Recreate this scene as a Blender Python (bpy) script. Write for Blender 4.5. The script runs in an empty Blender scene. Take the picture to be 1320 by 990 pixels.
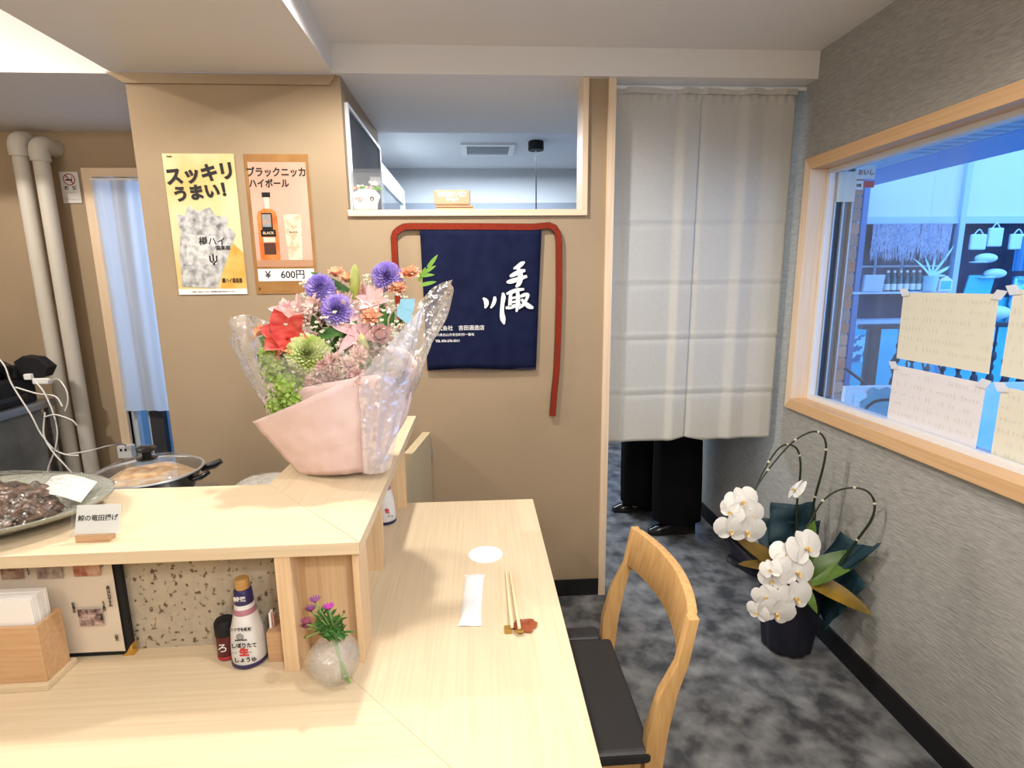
import bpy, bmesh, math, random
from mathutils import Vector, Matrix, noise
R = random.Random(7)
S = bpy.context.scene
COL = S.collection
PI = math.pi
# ------------------------------------------------------------------ camera
cam_d = bpy.data.cameras.new('camera'); cam = bpy.data.objects.new('camera', cam_d); COL.objects.link(cam)
cam_d.sensor_width = 36; cam_d.lens = 698.06 / 1320 * 36; cam_d.clip_start = .02
_p, _y, _r = math.radians(10.838), math.radians(3.561), math.radians(-.627)
fw = Vector((math.sin(_y) * math.cos(_p), math.cos(_y) * math.cos(_p), -math.sin(_p)))
rt = Vector((math.cos(_y), -math.sin(_y), 0)); up = rt.cross(fw)
r2 = rt * math.cos(_r) + up * math.sin(_r); u2 = -rt * math.sin(_r) + up * math.cos(_r)
cam.matrix_world = Matrix(((r2.x, u2.x, -fw.x, 0), (r2.y, u2.y, -fw.y, 0), (r2.z, u2.z, -fw.z, 1.5), (0, 0, 0, 1)))
S.camera = cam
# ------------------------------------------------------------------ world and exposure
W = bpy.data.worlds.new('sky'); S.world = W; W.use_nodes = True
bg = W.node_tree.nodes['Background']
S.cycles.transparent_max_bounces = 24
bg.inputs[0].default_value = (.21, .47, 1.0, 1); bg.inputs[1].default_value = 2.6
S.view_settings.view_transform = 'Standard'; S.view_settings.look = 'None'
S.view_settings.gamma = 1; S.view_settings.exposure = 0.68; S.view_settings.use_curve_mapping = False
# ------------------------------------------------------------------ lamps of the room and added fill lights
def spot(name, loc, power, col=(1, .94, .86), size=165, rad=.035, blend=.4, aim=(0, 0, -1)):
    l = bpy.data.lights.new(name, 'SPOT'); l.energy = power; l.color = col; l.spot_size = math.radians(size)
    l.spot_blend = blend; l.shadow_soft_size = rad
    o = bpy.data.objects.new(name, l); COL.objects.link(o); o.location = loc
    o.rotation_euler = Vector(aim).to_track_quat('-Z', 'Y').to_euler(); return o
spot('downlight', (-.27, 1.72, 2.39), 49)
spot('downlight', (.55, .65, 2.39), 38, rad=.06)
spot('downlight', (-.75, .25, 2.29), 13, rad=.06)
spot('kitchen_downlight', (-2.3, 1.55, 2.62), 60)
spot('downlight', (.6, -.7, 2.39), 62, rad=.08)
def fill_point(name, loc, power, rad=.12, col=(1, .95, .89)):  # unseen point lights added behind the camera for soft frontal fill
    l = bpy.data.lights.new(name, 'POINT'); l.energy = power; l.color = col; l.shadow_soft_size = rad
    o = bpy.data.objects.new(name, l); COL.objects.link(o); o.location = loc; return o
fill_point('front_fill', (.35, -.55, 1.95), 16)
fill_point('front_fill', (-1.1, -.45, 1.95), 10)
def area(name, loc, sx, sy, power, col, aim):
    l = bpy.data.lights.new(name, 'AREA'); l.shape = 'RECTANGLE'; l.size = sx; l.size_y = sy; l.energy = power; l.color = col
    o = bpy.data.objects.new(name, l); COL.objects.link(o); o.location = loc
    o.rotation_euler = Vector(aim).to_track_quat('-Z', 'Y').to_euler(); return o
area('back_room_fill', (.1, 4.2, 2.40), 1.2, .5, 46, (.78, .88, 1), (0, 0, -1))  # added area light in place of the back room's cool daylight
area('kitchen_cove_lamp', (-2.2, 1.2, 2.3), 1.0, .3, 14, (1, .9, .78), (0, .5, 1))
# ------------------------------------------------------------------ materials
def M(name, col, rough=.5, metal=0, col2=None, scale=8, stretch=(1, 1, 1), lo=.35, hi=.65, bump=0, bscale=60,
      bstretch=(1, 1, 1), trans=0, ior=1.45, alpha=1, sheen=0, spec=.5, detail=4, sss=0, coords='Object', emit=None, coat=0):
    m = bpy.data.materials.new(name); m.use_nodes = True; nt = m.node_tree; b = nt.nodes['Principled BSDF']
    I = b.inputs
    I['Base Color'].default_value = (*col, 1); I['Roughness'].default_value = rough; I['Metallic'].default_value = metal
    I['Transmission Weight'].default_value = trans; I['IOR'].default_value = ior; I['Alpha'].default_value = alpha
    I['Specular IOR Level'].default_value = spec; I['Sheen Weight'].default_value = sheen; I['Coat Weight'].default_value = coat
    if sss:
        I['Subsurface Weight'].default_value = sss; I['Subsurface Radius'].default_value = (.01, .01, .01)
    if emit:
        I['Emission Color'].default_value = (*emit[:3], 1); I['Emission Strength'].default_value = emit[3]
    def tex(sc, st, det):
        tc = nt.nodes.new('ShaderNodeTexCoord'); mp = nt.nodes.new('ShaderNodeMapping'); n = nt.nodes.new('ShaderNodeTexNoise')
        mp.inputs['Scale'].default_value = st; n.inputs['Scale'].default_value = sc; n.inputs['Detail'].default_value = det
        nt.links.new(tc.outputs[coords], mp.inputs[0]); nt.links.new(mp.outputs[0], n.inputs['Vector']); return n
    if col2:
        n = tex(scale, stretch, detail); cr = nt.nodes.new('ShaderNodeValToRGB')
        cr.color_ramp.elements[0].position = lo; cr.color_ramp.elements[1].position = hi
        cr.color_ramp.elements[0].color = (*col, 1); cr.color_ramp.elements[1].color = (*col2, 1)
        nt.links.new(n.outputs[0], cr.inputs[0]); nt.links.new(cr.outputs[0], I['Base Color'])
    if bump:
        n = tex(bscale, bstretch, 3); bp = nt.nodes.new('ShaderNodeBump'); bp.inputs['Strength'].default_value = bump
        bp.inputs['Distance'].default_value = .002
        nt.links.new(n.outputs[0], bp.inputs['Height']); nt.links.new(bp.outputs[0], I['Normal'])
    return m
def film(name, col=(1, 1, 1), fac=.12, rough=.05, bump=.8, bscale=25, body=.06, fr=.5):
    m = bpy.data.materials.new(name); m.use_nodes = True; nt = m.node_tree; nt.nodes.clear()
    out = nt.nodes.new('ShaderNodeOutputMaterial'); t = nt.nodes.new('ShaderNodeBsdfTransparent'); g = nt.nodes.new('ShaderNodeBsdfGlossy')
    d = nt.nodes.new('ShaderNodeBsdfDiffuse'); mx = nt.nodes.new('ShaderNodeMixShader'); m2 = nt.nodes.new('ShaderNodeMixShader')
    lw = nt.nodes.new('ShaderNodeLayerWeight'); lw.inputs[0].default_value = .25
    ma = nt.nodes.new('ShaderNodeMath'); ma.operation = 'MULTIPLY_ADD'; ma.inputs[1].default_value = fr; ma.inputs[2].default_value = fac
    t.inputs[0].default_value = (.97, .98, .98, 1); g.inputs[0].default_value = (*col, 1); g.inputs[1].default_value = rough
    d.inputs[0].default_value = (*col, 1)
    m2.inputs[0].default_value = body
    nt.links.new(t.outputs[0], m2.inputs[1]); nt.links.new(d.outputs[0], m2.inputs[2])
    nt.links.new(lw.outputs['Fresnel'], ma.inputs[0]); nt.links.new(ma.outputs[0], mx.inputs[0])
    nt.links.new(m2.outputs[0], mx.inputs[1]); nt.links.new(g.outputs[0], mx.inputs[2]); nt.links.new(mx.outputs[0], out.inputs[0])
    if bump:
        tc = nt.nodes.new('ShaderNodeTexCoord'); n = nt.nodes.new('ShaderNodeTexNoise'); n.inputs['Scale'].default_value = bscale
        bp = nt.nodes.new('ShaderNodeBump'); bp.inputs['Strength'].default_value = bump; bp.inputs['Distance'].default_value = .01
        nt.links.new(tc.outputs['Object'], n.inputs['Vector']); nt.links.new(n.outputs[0], bp.inputs['Height'])
        nt.links.new(bp.outputs[0], g.inputs['Normal']); nt.links.new(bp.outputs[0], lw.inputs['Normal'])
    return m
def flatm(name, c, rough=.6): return M(name, c, rough)
WX = M('pale_wood_grain_x', (.73, .60, .42), .38, col2=(.66, .52, .345), scale=3, stretch=(1.2, 45, 45), lo=.3, hi=.72, spec=.35)
WY = M('pale_wood_grain_y', (.73, .60, .42), .38, col2=(.66, .52, .345), scale=3, stretch=(45, 1.2, 45), lo=.3, hi=.72, spec=.35)
WZ = M('pale_wood_grain_z', (.78, .58, .37), .42, col2=(.66, .45, .26), scale=3, stretch=(45, 45, 1.2), lo=.3, hi=.72, spec=.3)
WTRIM = M('pine_trim_z', (.80, .64, .47), .5, col2=(.72, .53, .35), scale=3, stretch=(50, 50, 1), lo=.3, hi=.75)
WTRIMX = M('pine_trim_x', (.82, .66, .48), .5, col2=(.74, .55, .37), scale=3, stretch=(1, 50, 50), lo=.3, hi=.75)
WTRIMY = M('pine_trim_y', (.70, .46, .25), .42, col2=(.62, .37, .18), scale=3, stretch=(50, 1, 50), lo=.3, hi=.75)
WCH = M('chair_oak', (.66, .41, .17), .4, col2=(.54, .30, .11), scale=4, stretch=(20, 20, 2.5), lo=.3, hi=.7, spec=.4)
WBOX = M('box_cedar', (.58, .37, .21), .6, col2=(.50, .30, .16), scale=4, stretch=(2, 30, 30))
BEIGE = M('beige_wall_cloth', (.385, .29, .19), .85, col2=(.36, .27, .175), scale=3, bump=.25, bscale=220, spec=.15)
GREYW = M('grey_woven_wallpaper', (.30, .295, .275), .85, col2=(.42, .415, .39), scale=30, stretch=(1, 1, 7), lo=.3, hi=.7,
          bump=1.0, bscale=26, bstretch=(1, 1, 7), spec=.2)
CEIL = M('white_ceiling_paper', (.78, .76, .73), .55, bump=.15, bscale=300, spec=.25)
GREYC = M('grey_ceiling_paper', (.72, .72, .73), .8, bump=.1, bscale=300)
FLOOR = M('dark_mottled_vinyl', (.055, .056, .060), .42, col2=(.27, .27, .27), scale=12, lo=.36, hi=.76, detail=15, bump=.3, bscale=30, spec=.4)
BLACK = M('black_satin', (.012, .012, .014), .6, spec=.3)
BLACKG = M('black_gloss', (.01, .01, .011), .18)
WHITE = M('white_matt', (.80, .80, .78), .55)
SASH = M('white_sash', (.72, .73, .76), .4)
ALU = M('grey_aluminium', (.42, .43, .46), .35, metal=.6)
DRAIL = M('dark_rail', (.05, .05, .055), .4)
GLASS = film('window_glass', (.9, .95, 1), .0, .01, 0, body=0, fr=.22)
FILM = film('clear_film', (1, 1, 1), .10, .12, 1.0, 40, .10)
CLING = film('cling_wrap', (1, 1, 1), .10, .07, 1.0, 60, .0)
ACRY = film('acrylic', (1, 1, 1), .03, .03, 0, body=.02, fr=.3)
GOLD = M('gold_metal', (.75, .5, .15), .25, metal=1)
STEEL = M('stainless', (.42, .43, .44), .3, metal=.9, col2=(.30, .31, .31), scale=5, stretch=(1, 1, 8))
PAPERW = M('white_paper', (.86, .85, .83), .8)
INK = M('black_ink', (.012, .011, .012), .7)
SHEER = bpy.data.materials.new('sheer_white'); SHEER.use_nodes = True
_n = SHEER.node_tree; _n.nodes.clear(); _o = _n.nodes.new('ShaderNodeOutputMaterial'); _m = _n.nodes.new('ShaderNodeMixShader')
_d = _n.nodes.new('ShaderNodeBsdfDiffuse'); _t = _n.nodes.new('ShaderNodeBsdfTranslucent'); _d.inputs[0].default_value = (.86, .86, .84, 1); _t.inputs[0].default_value = (.95, .90, .84, 1)
_m.inputs[0].default_value = .6; _n.links.new(_d.outputs[0], _m.inputs[1]); _n.links.new(_t.outputs[0], _m.inputs[2]); _n.links.new(_m.outputs[0], _o.inputs[0])
# ------------------------------------------------------------------ mesh building
class B:
    def __init__(s): s.v = []; s.f = []; s.mi = []; s.mat = 0
    def add(s, vs, fs):
        o = len(s.v); s.v += [tuple(v) for v in vs]; s.f += [tuple(i + o for i in f) for f in fs]; s.mi += [s.mat] * len(fs); return s
    def box(s, x0, y0, z0, x1, y1, z1):
        return s.add([(x0, y0, z0), (x1, y0, z0), (x1, y1, z0), (x0, y1, z0), (x0, y0, z1), (x1, y0, z1), (x1, y1, z1), (x0, y1, z1)],
                     [(0, 3, 2, 1), (4, 5, 6, 7), (0, 1, 5, 4), (1, 2, 6, 5), (2, 3, 7, 6), (3, 0, 4, 7)])
    def prism(s, pts, a, b, axis='Z'):
        n = len(pts)
        def P(p, h): return {'Z': (p[0], p[1], h), 'Y': (p[0], h, p[1]), 'X': (h, p[0], p[1])}[axis]
        vs = [P(p, a) for p in pts] + [P(p, b) for p in pts]
        return s.add(vs, [tuple(range(n))[::-1], tuple(range(n, 2 * n))] + [(i, (i + 1) % n, n + (i + 1) % n, n + i) for i in range(n)])
    def lathe(s, prof, seg=24, c=(0, 0, 0), sx=1, sy=1, jit=None):
        vs = []
        for r, z in prof:
            for k in range(seg):
                a = 2 * PI * k / seg; rr = r * (1 + (jit(a, z) if jit else 0))
                vs.append((c[0] + math.cos(a) * rr * sx, c[1] + math.sin(a) * rr * sy, c[2] + z))
        fs = []
        for i in range(len(prof) - 1):
            for k in range(seg):
                k2 = (k + 1) % seg; fs.append((i * seg + k, i * seg + k2, (i + 1) * seg + k2, (i + 1) * seg + k))
        if prof[0][0] > 1e-5: fs.append(tuple(range(seg))[::-1])
        if prof[-1][0] > 1e-5 and not getattr(s, 'open', False): fs.append(tuple((len(prof) - 1) * seg + k for k in range(seg)))
        return s.add(vs, fs)
    def tube(s, pts, rad, seg=8):
        pts = [Vector(p) for p in pts]; n = len(pts)
        if not isinstance(rad, (list, tuple)): rad = [rad] * n
        vs = []; prev = None
        for i, p in enumerate(pts):
            t = (pts[min(i + 1, n - 1)] - pts[max(i - 1, 0)]).normalized()
            a = prev if prev else (Vector((0, 0, 1)) if abs(t.z) < .9 else Vector((1, 0, 0)))
            u = t.cross(a)
            if u.length < 1e-4: u = t.cross(Vector((0, 1, 0)))
            u.normalize(); w = u.cross(t).normalized(); prev = w
            for k in range(seg):
                an = 2 * PI * k / seg; vs.append(p + (u * math.cos(an) + w * math.sin(an)) * rad[i])
        fs = [(i * seg + k, i * seg + (k + 1) % seg, (i + 1) * seg + (k + 1) % seg, (i + 1) * seg + k) for i in range(n - 1) for k in range(seg)]
        fs += [tuple(range(seg))[::-1], tuple((n - 1) * seg + k for k in range(seg))]
        return s.add(vs, fs)
    def grid(s, fn, nu, nv):
        vs = [fn(i / nu, j / nv) for j in range(nv + 1) for i in range(nu + 1)]
        return s.add(vs, [(j * (nu + 1) + i, j * (nu + 1) + i + 1, (j + 1) * (nu + 1) + i + 1, (j + 1) * (nu + 1) + i) for j in range(nv) for i in range(nu)])
    def ball(s, c, r, seg=12, rings=8, sq=(1, 1, 1), jit=0):
        pr = []
        for i in range(rings + 1):
            a = -PI / 2 + PI * i / rings; pr.append((max(math.cos(a), 1e-6), math.sin(a)))
        vs = []
        for q, z in pr:
            for k in range(seg):
                a = 2 * PI * k / seg; v = Vector((math.cos(a) * q, math.sin(a) * q, z))
                d = 1 + (jit * noise.noise(v * 2.1 + Vector(c) * 37) if jit else 0)
                vs.append((c[0] + v.x * r * sq[0] * d, c[1] + v.y * r * sq[1] * d, c[2] + v.z * r * sq[2] * d))
        return s.add(vs, [(i * seg + k, i * seg + (k + 1) % seg, (i + 1) * seg + (k + 1) % seg, (i + 1) * seg + k) for i in range(rings) for k in range(seg)])
    def petal(s, o, d, n, L, Wd, curl=.3, cup=.2, tip=.0, nu=2, nv=4, ruf=0, rnd=0):
        o = Vector(o); d = Vector(d).normalized(); n = Vector(n); n = (n - d * n.dot(d)).normalized(); w = d.cross(n)
        ph = R.random() * 9
        def fn(u, v):
            u = u * 2 - 1; pw = (math.sin(PI * min(1, (.12 + .88 * v) ** (.75))) ** .6 if v < 1 else 0) ; pw = max(pw, .12 if v == 0 else tip)
            if rnd: pw = max(.10 * (1 - v), math.sin(PI * min(1, v) ** rnd) ** .55 if 0 < v < 1 else 0)
            return o + d * L * v + w * Wd * .5 * u * pw + n * (curl * L * v * v + cup * Wd * u * u * pw + ruf * Wd * math.sin(v * 9 + u * 3 + ph) * v)
        return s.grid(fn, nu, nv)
ORG = {}
def obj(name, b, m, parent=None, smooth=False, bevel=0, seg=2, thick=0, sub=0, org=None):
    me = bpy.data.meshes.new(name)
    if parent is not None: o0 = ORG[parent.name]
    elif org is not None: o0 = Vector(org)
    else:
        xs = [v[0] for v in b.v]; ys = [v[1] for v in b.v]; zs = [v[2] for v in b.v]
        o0 = Vector(((min(xs) + max(xs)) / 2, (min(ys) + max(ys)) / 2, min(zs)))
    me.from_pydata([(v[0] - o0.x, v[1] - o0.y, v[2] - o0.z) for v in b.v], [], b.f)
    for mm in (m if isinstance(m, (list, tuple)) else [m]): me.materials.append(mm)
    me.polygons.foreach_set('material_index', b.mi)
    bm = bmesh.new(); bm.from_mesh(me)
    if not thick: bmesh.ops.remove_doubles(bm, verts=bm.verts, dist=1e-6)
    bmesh.ops.recalc_face_normals(bm, faces=bm.faces)
    if bevel:
        es = [e for e in bm.edges if len(e.link_faces) == 2 and e.calc_face_angle(0) > .6]
        bmesh.ops.bevel(bm, geom=es, offset=bevel, segments=seg, affect='EDGES', profile=.5)
    bm.to_mesh(me); bm.free()
    if smooth:
        me.polygons.foreach_set('use_smooth', [True] * len(me.polygons))
        try: me.set_sharp_from_angle(angle=math.radians(smooth if smooth is not True else 50))
        except Exception: pass
    o = bpy.data.objects.new(name, me); COL.objects.link(o); ORG[o.name] = o0
    if parent is not None: o.parent = parent
    else: o.location = o0
    if thick:
        md = o.modifiers.new('thickness', 'SOLIDIFY'); md.thickness = thick; md.offset = 0
    if sub:
        md = o.modifiers.new('smooth', 'SUBSURF'); md.levels = md.render_levels = sub
    return o
def thing(name, label, cat, loc, group=None):
    o = bpy.data.objects.new(name, None); COL.objects.link(o); o.location = loc; o['label'] = label; o['category'] = cat
    o.empty_display_size = .05
    if group: o['group'] = group
    ORG[o.name] = Vector(loc); return o
def tag(o, label, cat, group=None, kind=None):
    o['label'] = label; o['category'] = cat
    if group: o['group'] = group
    if kind: o['kind'] = kind
    return o
def struct(name, b, m, **k):
    o = obj(name, b, m, **k)
    if o.parent is None: o['kind'] = 'structure'
    return o
def bx(*a): return B().box(*a)
def text(body, size, m, parent, pos, right=(1, 0, 0), upv=(0, 0, 1), off=0, shear=0, align='CENTER', rot=0, ext=.0003, sx=1, name='lettering'):
    cu = bpy.data.curves.new('t', 'FONT'); cu.body = body; cu.size = size; cu.align_x = align; cu.align_y = 'CENTER'
    cu.offset = off; cu.shear = shear; cu.extrude = ext; cu.resolution_u = 3; cu.space_line = .8
    t = bpy.data.objects.new('t', cu); COL.objects.link(t)
    bpy.context.view_layer.update()
    me = bpy.data.meshes.new_from_object(t.evaluated_get(bpy.context.evaluated_depsgraph_get()))
    bpy.data.objects.remove(t)
    r = Vector(right).normalized(); u = Vector(upv).normalized(); n = r.cross(u)
    c, s_ = math.cos(rot), math.sin(rot); r, u = r * c + u * s_, u * c - r * s_
    o0 = ORG[parent.name]; P = Vector(pos) - o0
    me.transform(Matrix(((r.x * sx, u.x, n.x, P.x), (r.y * sx, u.y, n.y, P.y), (r.z * sx, u.z, n.z, P.z), (0, 0, 0, 1))))
    me.materials.clear(); me.materials.append(m); me.name = name
    o = bpy.data.objects.new(name, me); COL.objects.link(o); o.parent = parent; ORG[o.name] = o0; return o
def smoothpts(pts, n=8):
    P = [Vector(p) for p in pts]; P = [P[0] * 2 - P[1]] + P + [P[-1] * 2 - P[-2]]; out = []
    for i in range(1, len(P) - 2):
        for k in range(n):
            t = k / n; a, b_, c, d = P[i - 1], P[i], P[i + 1], P[i + 2]
            out.append(.5 * ((2 * b_) + (c - a) * t + (2 * a - 5 * b_ + 4 * c - d) * t * t + (3 * b_ - a - 3 * c + d) * t ** 3))
    out.append(P[-2]); return out
# ================================================================== THE ROOM
struct('floor', bx(-3.3, -1.6, -.05, 1.42, 5.1, 0), FLOOR)
struct('ceiling', bx(-.54, -1.6, 2.405, 1.56, 2.335, 2.5), CEIL)
struct('ceiling', bx(-1.38, -1.6, 2.3, -.54, 2.35, 2.5), CEIL)            # lower soffit over the counter
struct('ceiling', bx(-3.3, -1.6, 2.66, -1.38, 2.37, 2.7), CEIL)           # high kitchen ceiling
struct('trim_1', bx(-1.38, -1.6, 2.5, -1.36, 2.35, 2.7), CEIL)
struct('ceiling', bx(-.5401, 2.335, 2.3, 1.42, 3.2, 2.5), CEIL)            # beam over the partition
struct('ceiling', B().box(-3.3, 2.37, 2.3, -1.38, 3.24, 2.7).box(-1.38, 2.47, 2.3, -.5401, 3.2, 2.5), GREYC)
struct('ceiling', bx(-.9, 3.2, 2.46, 1.42, 5.1, 2.5), GREYC)              # back room ceiling
struct('wall_front', bx(-3.3, -1.65, 0, 1.42, -1.6, 2.7), BEIGE)
struct('wall_left', bx(-3.35, -1.65, 0, -3.3, 3.3, 2.7), BEIGE)
# pillar and partition share one plane
struct('wall_pillar', B().box(-1.337, 2.364, 0, -.52, 3.2, 2.3), BEIGE)
struct('trim_2', B().prism([(-1.40, 2.3), (-1.337, 2.262), (-.56, 2.262), (-.535, 2.3)], 2.352, 2.47, 'Y'), BEIGE)
struct('wall_partition', B().box(-.52, 2.3645, 0, .553, 2.46, 1.766).box(.47, 2.3645, 1.766, .553, 2.46, 2.3), BEIGE)
t = struct('trim_3', bx(.553, 2.35, 0, .585, 2.475, 2.3), WTRIM, bevel=.001)
struct('trim_4', bx(-.52, 2.35, 1.766, .472, 2.475, 1.791), WTRIMX, bevel=.001)
struct('trim_5', bx(.448, 2.35, 1.791, .472, 2.475, 2.3), WTRIM, bevel=.001)
struct('baseboard_partition', bx(.1, 2.355, 0, .553, 2.3645, .082), BLACK)
struct('baseboard_right', bx(1.408, -1.6, 0, 1.42, 3.2, .085), BLACK)
# right wall with window hole (Y .55 .. 2.29, Z .965 .. 1.94)
wr = B()
for a in ((1.42, -1.6, 0, 1.58, 3.25, .945), (1.42, -1.6, 1.96, 1.58, 3.25, 2.5), (1.42, 2.31, .945, 1.58, 3.25, 1.96), (1.42, -1.6, .945, 1.58, .48, 1.96)): wr.box(*a)
struct('wall_right', wr, GREYW, org=(0, 0, 0))
struct('wall_back', bx(-.9, 5.0, 0, 1.42, 5.1, 2.46), M('back_room_wall', (.50, .52, .54), .8))
struct('trim_6', bx(-.9, 4.97, 0, 1.42, 5.0, 2.17), M('slate_panel', (.22, .25, .29), .6))
struct('wall_back_left', B().box(-.9, 3.2, 0, -.86, 5.0, 2.46).box(-1.337, 3.2, 0, -.86, 3.24, 2.46), M('rear_grey_wall', (.42, .42, .43), .8))  # left walls of the back room in one even grey
dw = B(); dw.box(1.42, 3.25, 2.12, 1.5, 5.1, 2.5); dw.box(1.42, 4.5, 0, 1.5, 5.1, 2.12)
struct('wall_right_rear', dw, GREYW, org=(0, 0, 0))
# entrance door of glass beyond the curtain
d1 = struct('door_1', B().box(1.44, 3.25, 0, 1.49, 3.31, 2.12).box(1.44, 4.44, 0, 1.49, 4.5, 2.12).box(1.44, 3.31, 2.06, 1.49, 4.44, 2.12).box(1.44, 3.31, 0, 1.49, 4.44, .1), ALU)
obj('pane', bx(1.462, 3.31, .1, 1.468, 4.44, 2.06), GLASS, d1)
obj('door_handle', B().tube([(1.43, 3.38, .9), (1.40, 3.38, .9), (1.40, 3.38, 1.2), (1.43, 3.38, 1.2)], .01), ALU, d1)
# glass screen with white top rail behind the pillar
sc = thing('glass_screen', 'glass screen with a slanting white top rail beyond the pillar', 'screen', (-.6, 3.25, 0))
obj('top_rail', B().box(-.62, 3.22, 2.13, -.59, 4.85, 2.25).box(-.62, 4.77, 0, -.59, 4.85, 2.13), M('pale_rail', (.74, .8, .8), .5), sc)
obj('pane', bx(-.607, 3.22, 0, -.603, 4.77, 2.13), ACRY, sc)
# framed board on pillar side
fr = thing('framed_board', 'dark board in a thin white frame on the side of the pillar', 'frame', (-.515, 2.7, 1.81))
obj('board', bx(-.519, 2.42, 1.80, -.512, 3.15, 2.20), M('charcoal_board', (.10, .10, .11), .9, spec=.1), fr)
obj('frame', B().box(-.519, 2.405, 1.79, -.504, 2.42, 2.215).box(-.519, 2.42, 2.2, -.504, 3.16, 2.215).box(-.519, 3.15, 1.79, -.504, 3.165, 2.215), SASH, fr)
# ------------------------------------------------------------------ window_1 (right wall)
w1 = struct('window_1', B().box(1.395, .455, .915, 1.47, .5, 1.99), WTRIM)
fb = B().prism([(2.337, .918), (2.337, 1.988), (2.29, 1.94), (2.29, .965)], 1.395, 1.47, 'X')
obj('window_frame', fb, WTRIM, w1, bevel=.002)
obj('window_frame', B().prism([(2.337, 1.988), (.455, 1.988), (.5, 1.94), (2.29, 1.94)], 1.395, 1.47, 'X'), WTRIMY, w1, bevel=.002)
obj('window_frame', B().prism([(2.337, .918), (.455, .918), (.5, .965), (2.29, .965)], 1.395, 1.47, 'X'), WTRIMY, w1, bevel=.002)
obj('jamb_lining', B().box(1.47, 2.29, .95, 1.58, 2.309, 1.955).box(1.47, .485, .946, 1.58, 2.29, .965).box(1.47, .485, 1.94, 1.58, 2.29, 1.955), SASH, w1)
obj('sash', B().box(1.468, .5, .965, 1.495, 2.29, .985).box(1.468, 2.272, .985, 1.495, 2.29, 1.94).box(1.468, .5, 1.922, 1.495, 2.272, 1.94)
    .box(1.50, .5, .965, 1.52, 2.25, .978).box(1.50, .5, 1.925, 1.52, 2.25, 1.94), SASH, w1, bevel=.001)
obj('pane', bx(1.508, .5, .978, 1.512, 2.285, 1.93), GLASS, w1)
for x in (1.50, 1.538):
    obj('track', bx(x, 2.275, .965, x + .03, 2.29, 1.94), DRAIL, w1)
for x in (1.494, 1.531, 1.569):
    obj('track_rib', bx(x, 2.262, .965, x + .006, 2.29, 1.94), ALU, w1)
obj('stopper_plate', bx(1.497, 2.258, 1.805, 1.575, 2.262, 1.925), M('cream_card', (.60, .60, .52), .7), w1)
# brick facing outside the window
bp = struct('wall_brick', bx(1.582, 2.302, .3, 1.628, 2.78, 2.6), M('mortar', (.30, .28, .27), .9))
BR = [M('brick_a', (.36, .20, .15), .8, bump=.5), M('brick_b', (.45, .30, .24), .8, bump=.5), M('brick_c', (.30, .24, .23), .8, bump=.5)]
for m in BR:
    for a in (0,):
        b_ = bx(1.58, 2.295, 0, 1.637, 2.50, .046); b_2 = None
protos = []
for k, m in enumerate(BR):
    me = obj('brick', bx(1.58, 2.295, .86, 1.637, 2.503, .906), m, bp, bevel=.002, seg=1); protos.append(me)
for i in range(3, 22):
    for j in range(2):
        o = R.choice(protos).copy(); COL.objects.link(o); o.parent = bp
        o.location = (R.uniform(-.001, .001), .214 * j + (0 if i % 2 else -.0), .053 * i - .03)
for k, o in enumerate(protos): o.location.z = .053 * k - .03
# small signs on the brick corner
sg = thing('exterior_sign', 'small white and red sign plates at top of the brick corner outside', 'sign', (1.62, 2.28, 1.86))
obj('plate', bx(1.588, 2.284, 1.90, 1.672, 2.29, 1.955), M('sign_cream', (.62, .62, .58), .5), sg)
obj('plate', bx(1.588, 2.284, 1.857, 1.625, 2.29, 1.892), M('sign_white', (.7, .7, .7), .5), sg)
obj('plate', bx(1.627, 2.284, 1.866, 1.672, 2.29, 1.892), M('sign_red', (.55, .02, .03), .5), sg)
text('おいし', .024, M('sign_ink', (.25, .05, .03), .6), sg, (1.632, 2.2835, 1.925), off=.001)
text('ME', .016, INK, sg, (1.606, 2.2835, 1.874), off=.001)
# papers taped to the window
CREAMP = M('cream_paper', (.70, .68, .58), .8, sss=0); LILACP = M('lilac_paper', (.72, .71, .76), .8)
FAINT = M('faint_pencil', (.60, .57, .49), .8)
TAPE = M('masking_tape', (.80, .82, .86), .5, alpha=.7)
def paper(y0, z0, y1, z1, m, label, tilt=0, rows=6, cols=24):
    t = thing('taped_sheet', label, 'paper', (1.503, (y0 + y1) / 2, z0), 'handwritten sheets taped to the window')
    del t['group']
    def fn(u, v):
        return (1.500 + .002 * math.sin(u * 5 + y0 * 9) * (1 - v), y0 + (y1 - y0) * u + tilt * v, z0 + (z1 - z0) * v + tilt * (u - .5) * .4)
    obj('sheet', B().grid(fn, 8, 8), m, t, thick=.0006)
    mk = B()
    for c in range(cols):
        for r in range(rows):
            if R.random() < .35: continue
            yy = y0 + (y1 - y0) * (c + 1) / (cols + 1); zz = z1 - (z1 - z0) * (r + .7) / (rows + 1); h = R.uniform(.2, .6) * (z1 - z0) / (rows + 2)
            mk.box(1.4968, yy - .0007, zz - h / 2, 1.4972, yy + .0007, zz + h / 2)
    obj('handwriting', mk, FAINT, t)['kind'] = 'stuff'
    for yy, zz, s_ in ((y0, z1, 1), (y1, z1, -1)):
        obj('tape', B().prism([(yy - .028 * s_, zz - .012), (yy - .01 * s_, zz + .014), (yy + .022 * s_, zz + .01), (yy + .006 * s_, zz - .016)][::1], 1.4955, 1.4965, 'X'), TAPE, t)
    return t
paper(1.835, 1.212, 1.48, 1.445, CREAMP, 'cream handwritten sheet taped highest on the window glass', .006)
paper(1.845, .972, 1.485, 1.185, LILACP, 'pale lilac handwritten sheet taped below the cream sheet', -.003, 5, 26)
paper(1.445, 1.215, 1.09, 1.46, CREAMP, 'cream sheet cut by the right edge of the picture, upper', 0)
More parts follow.
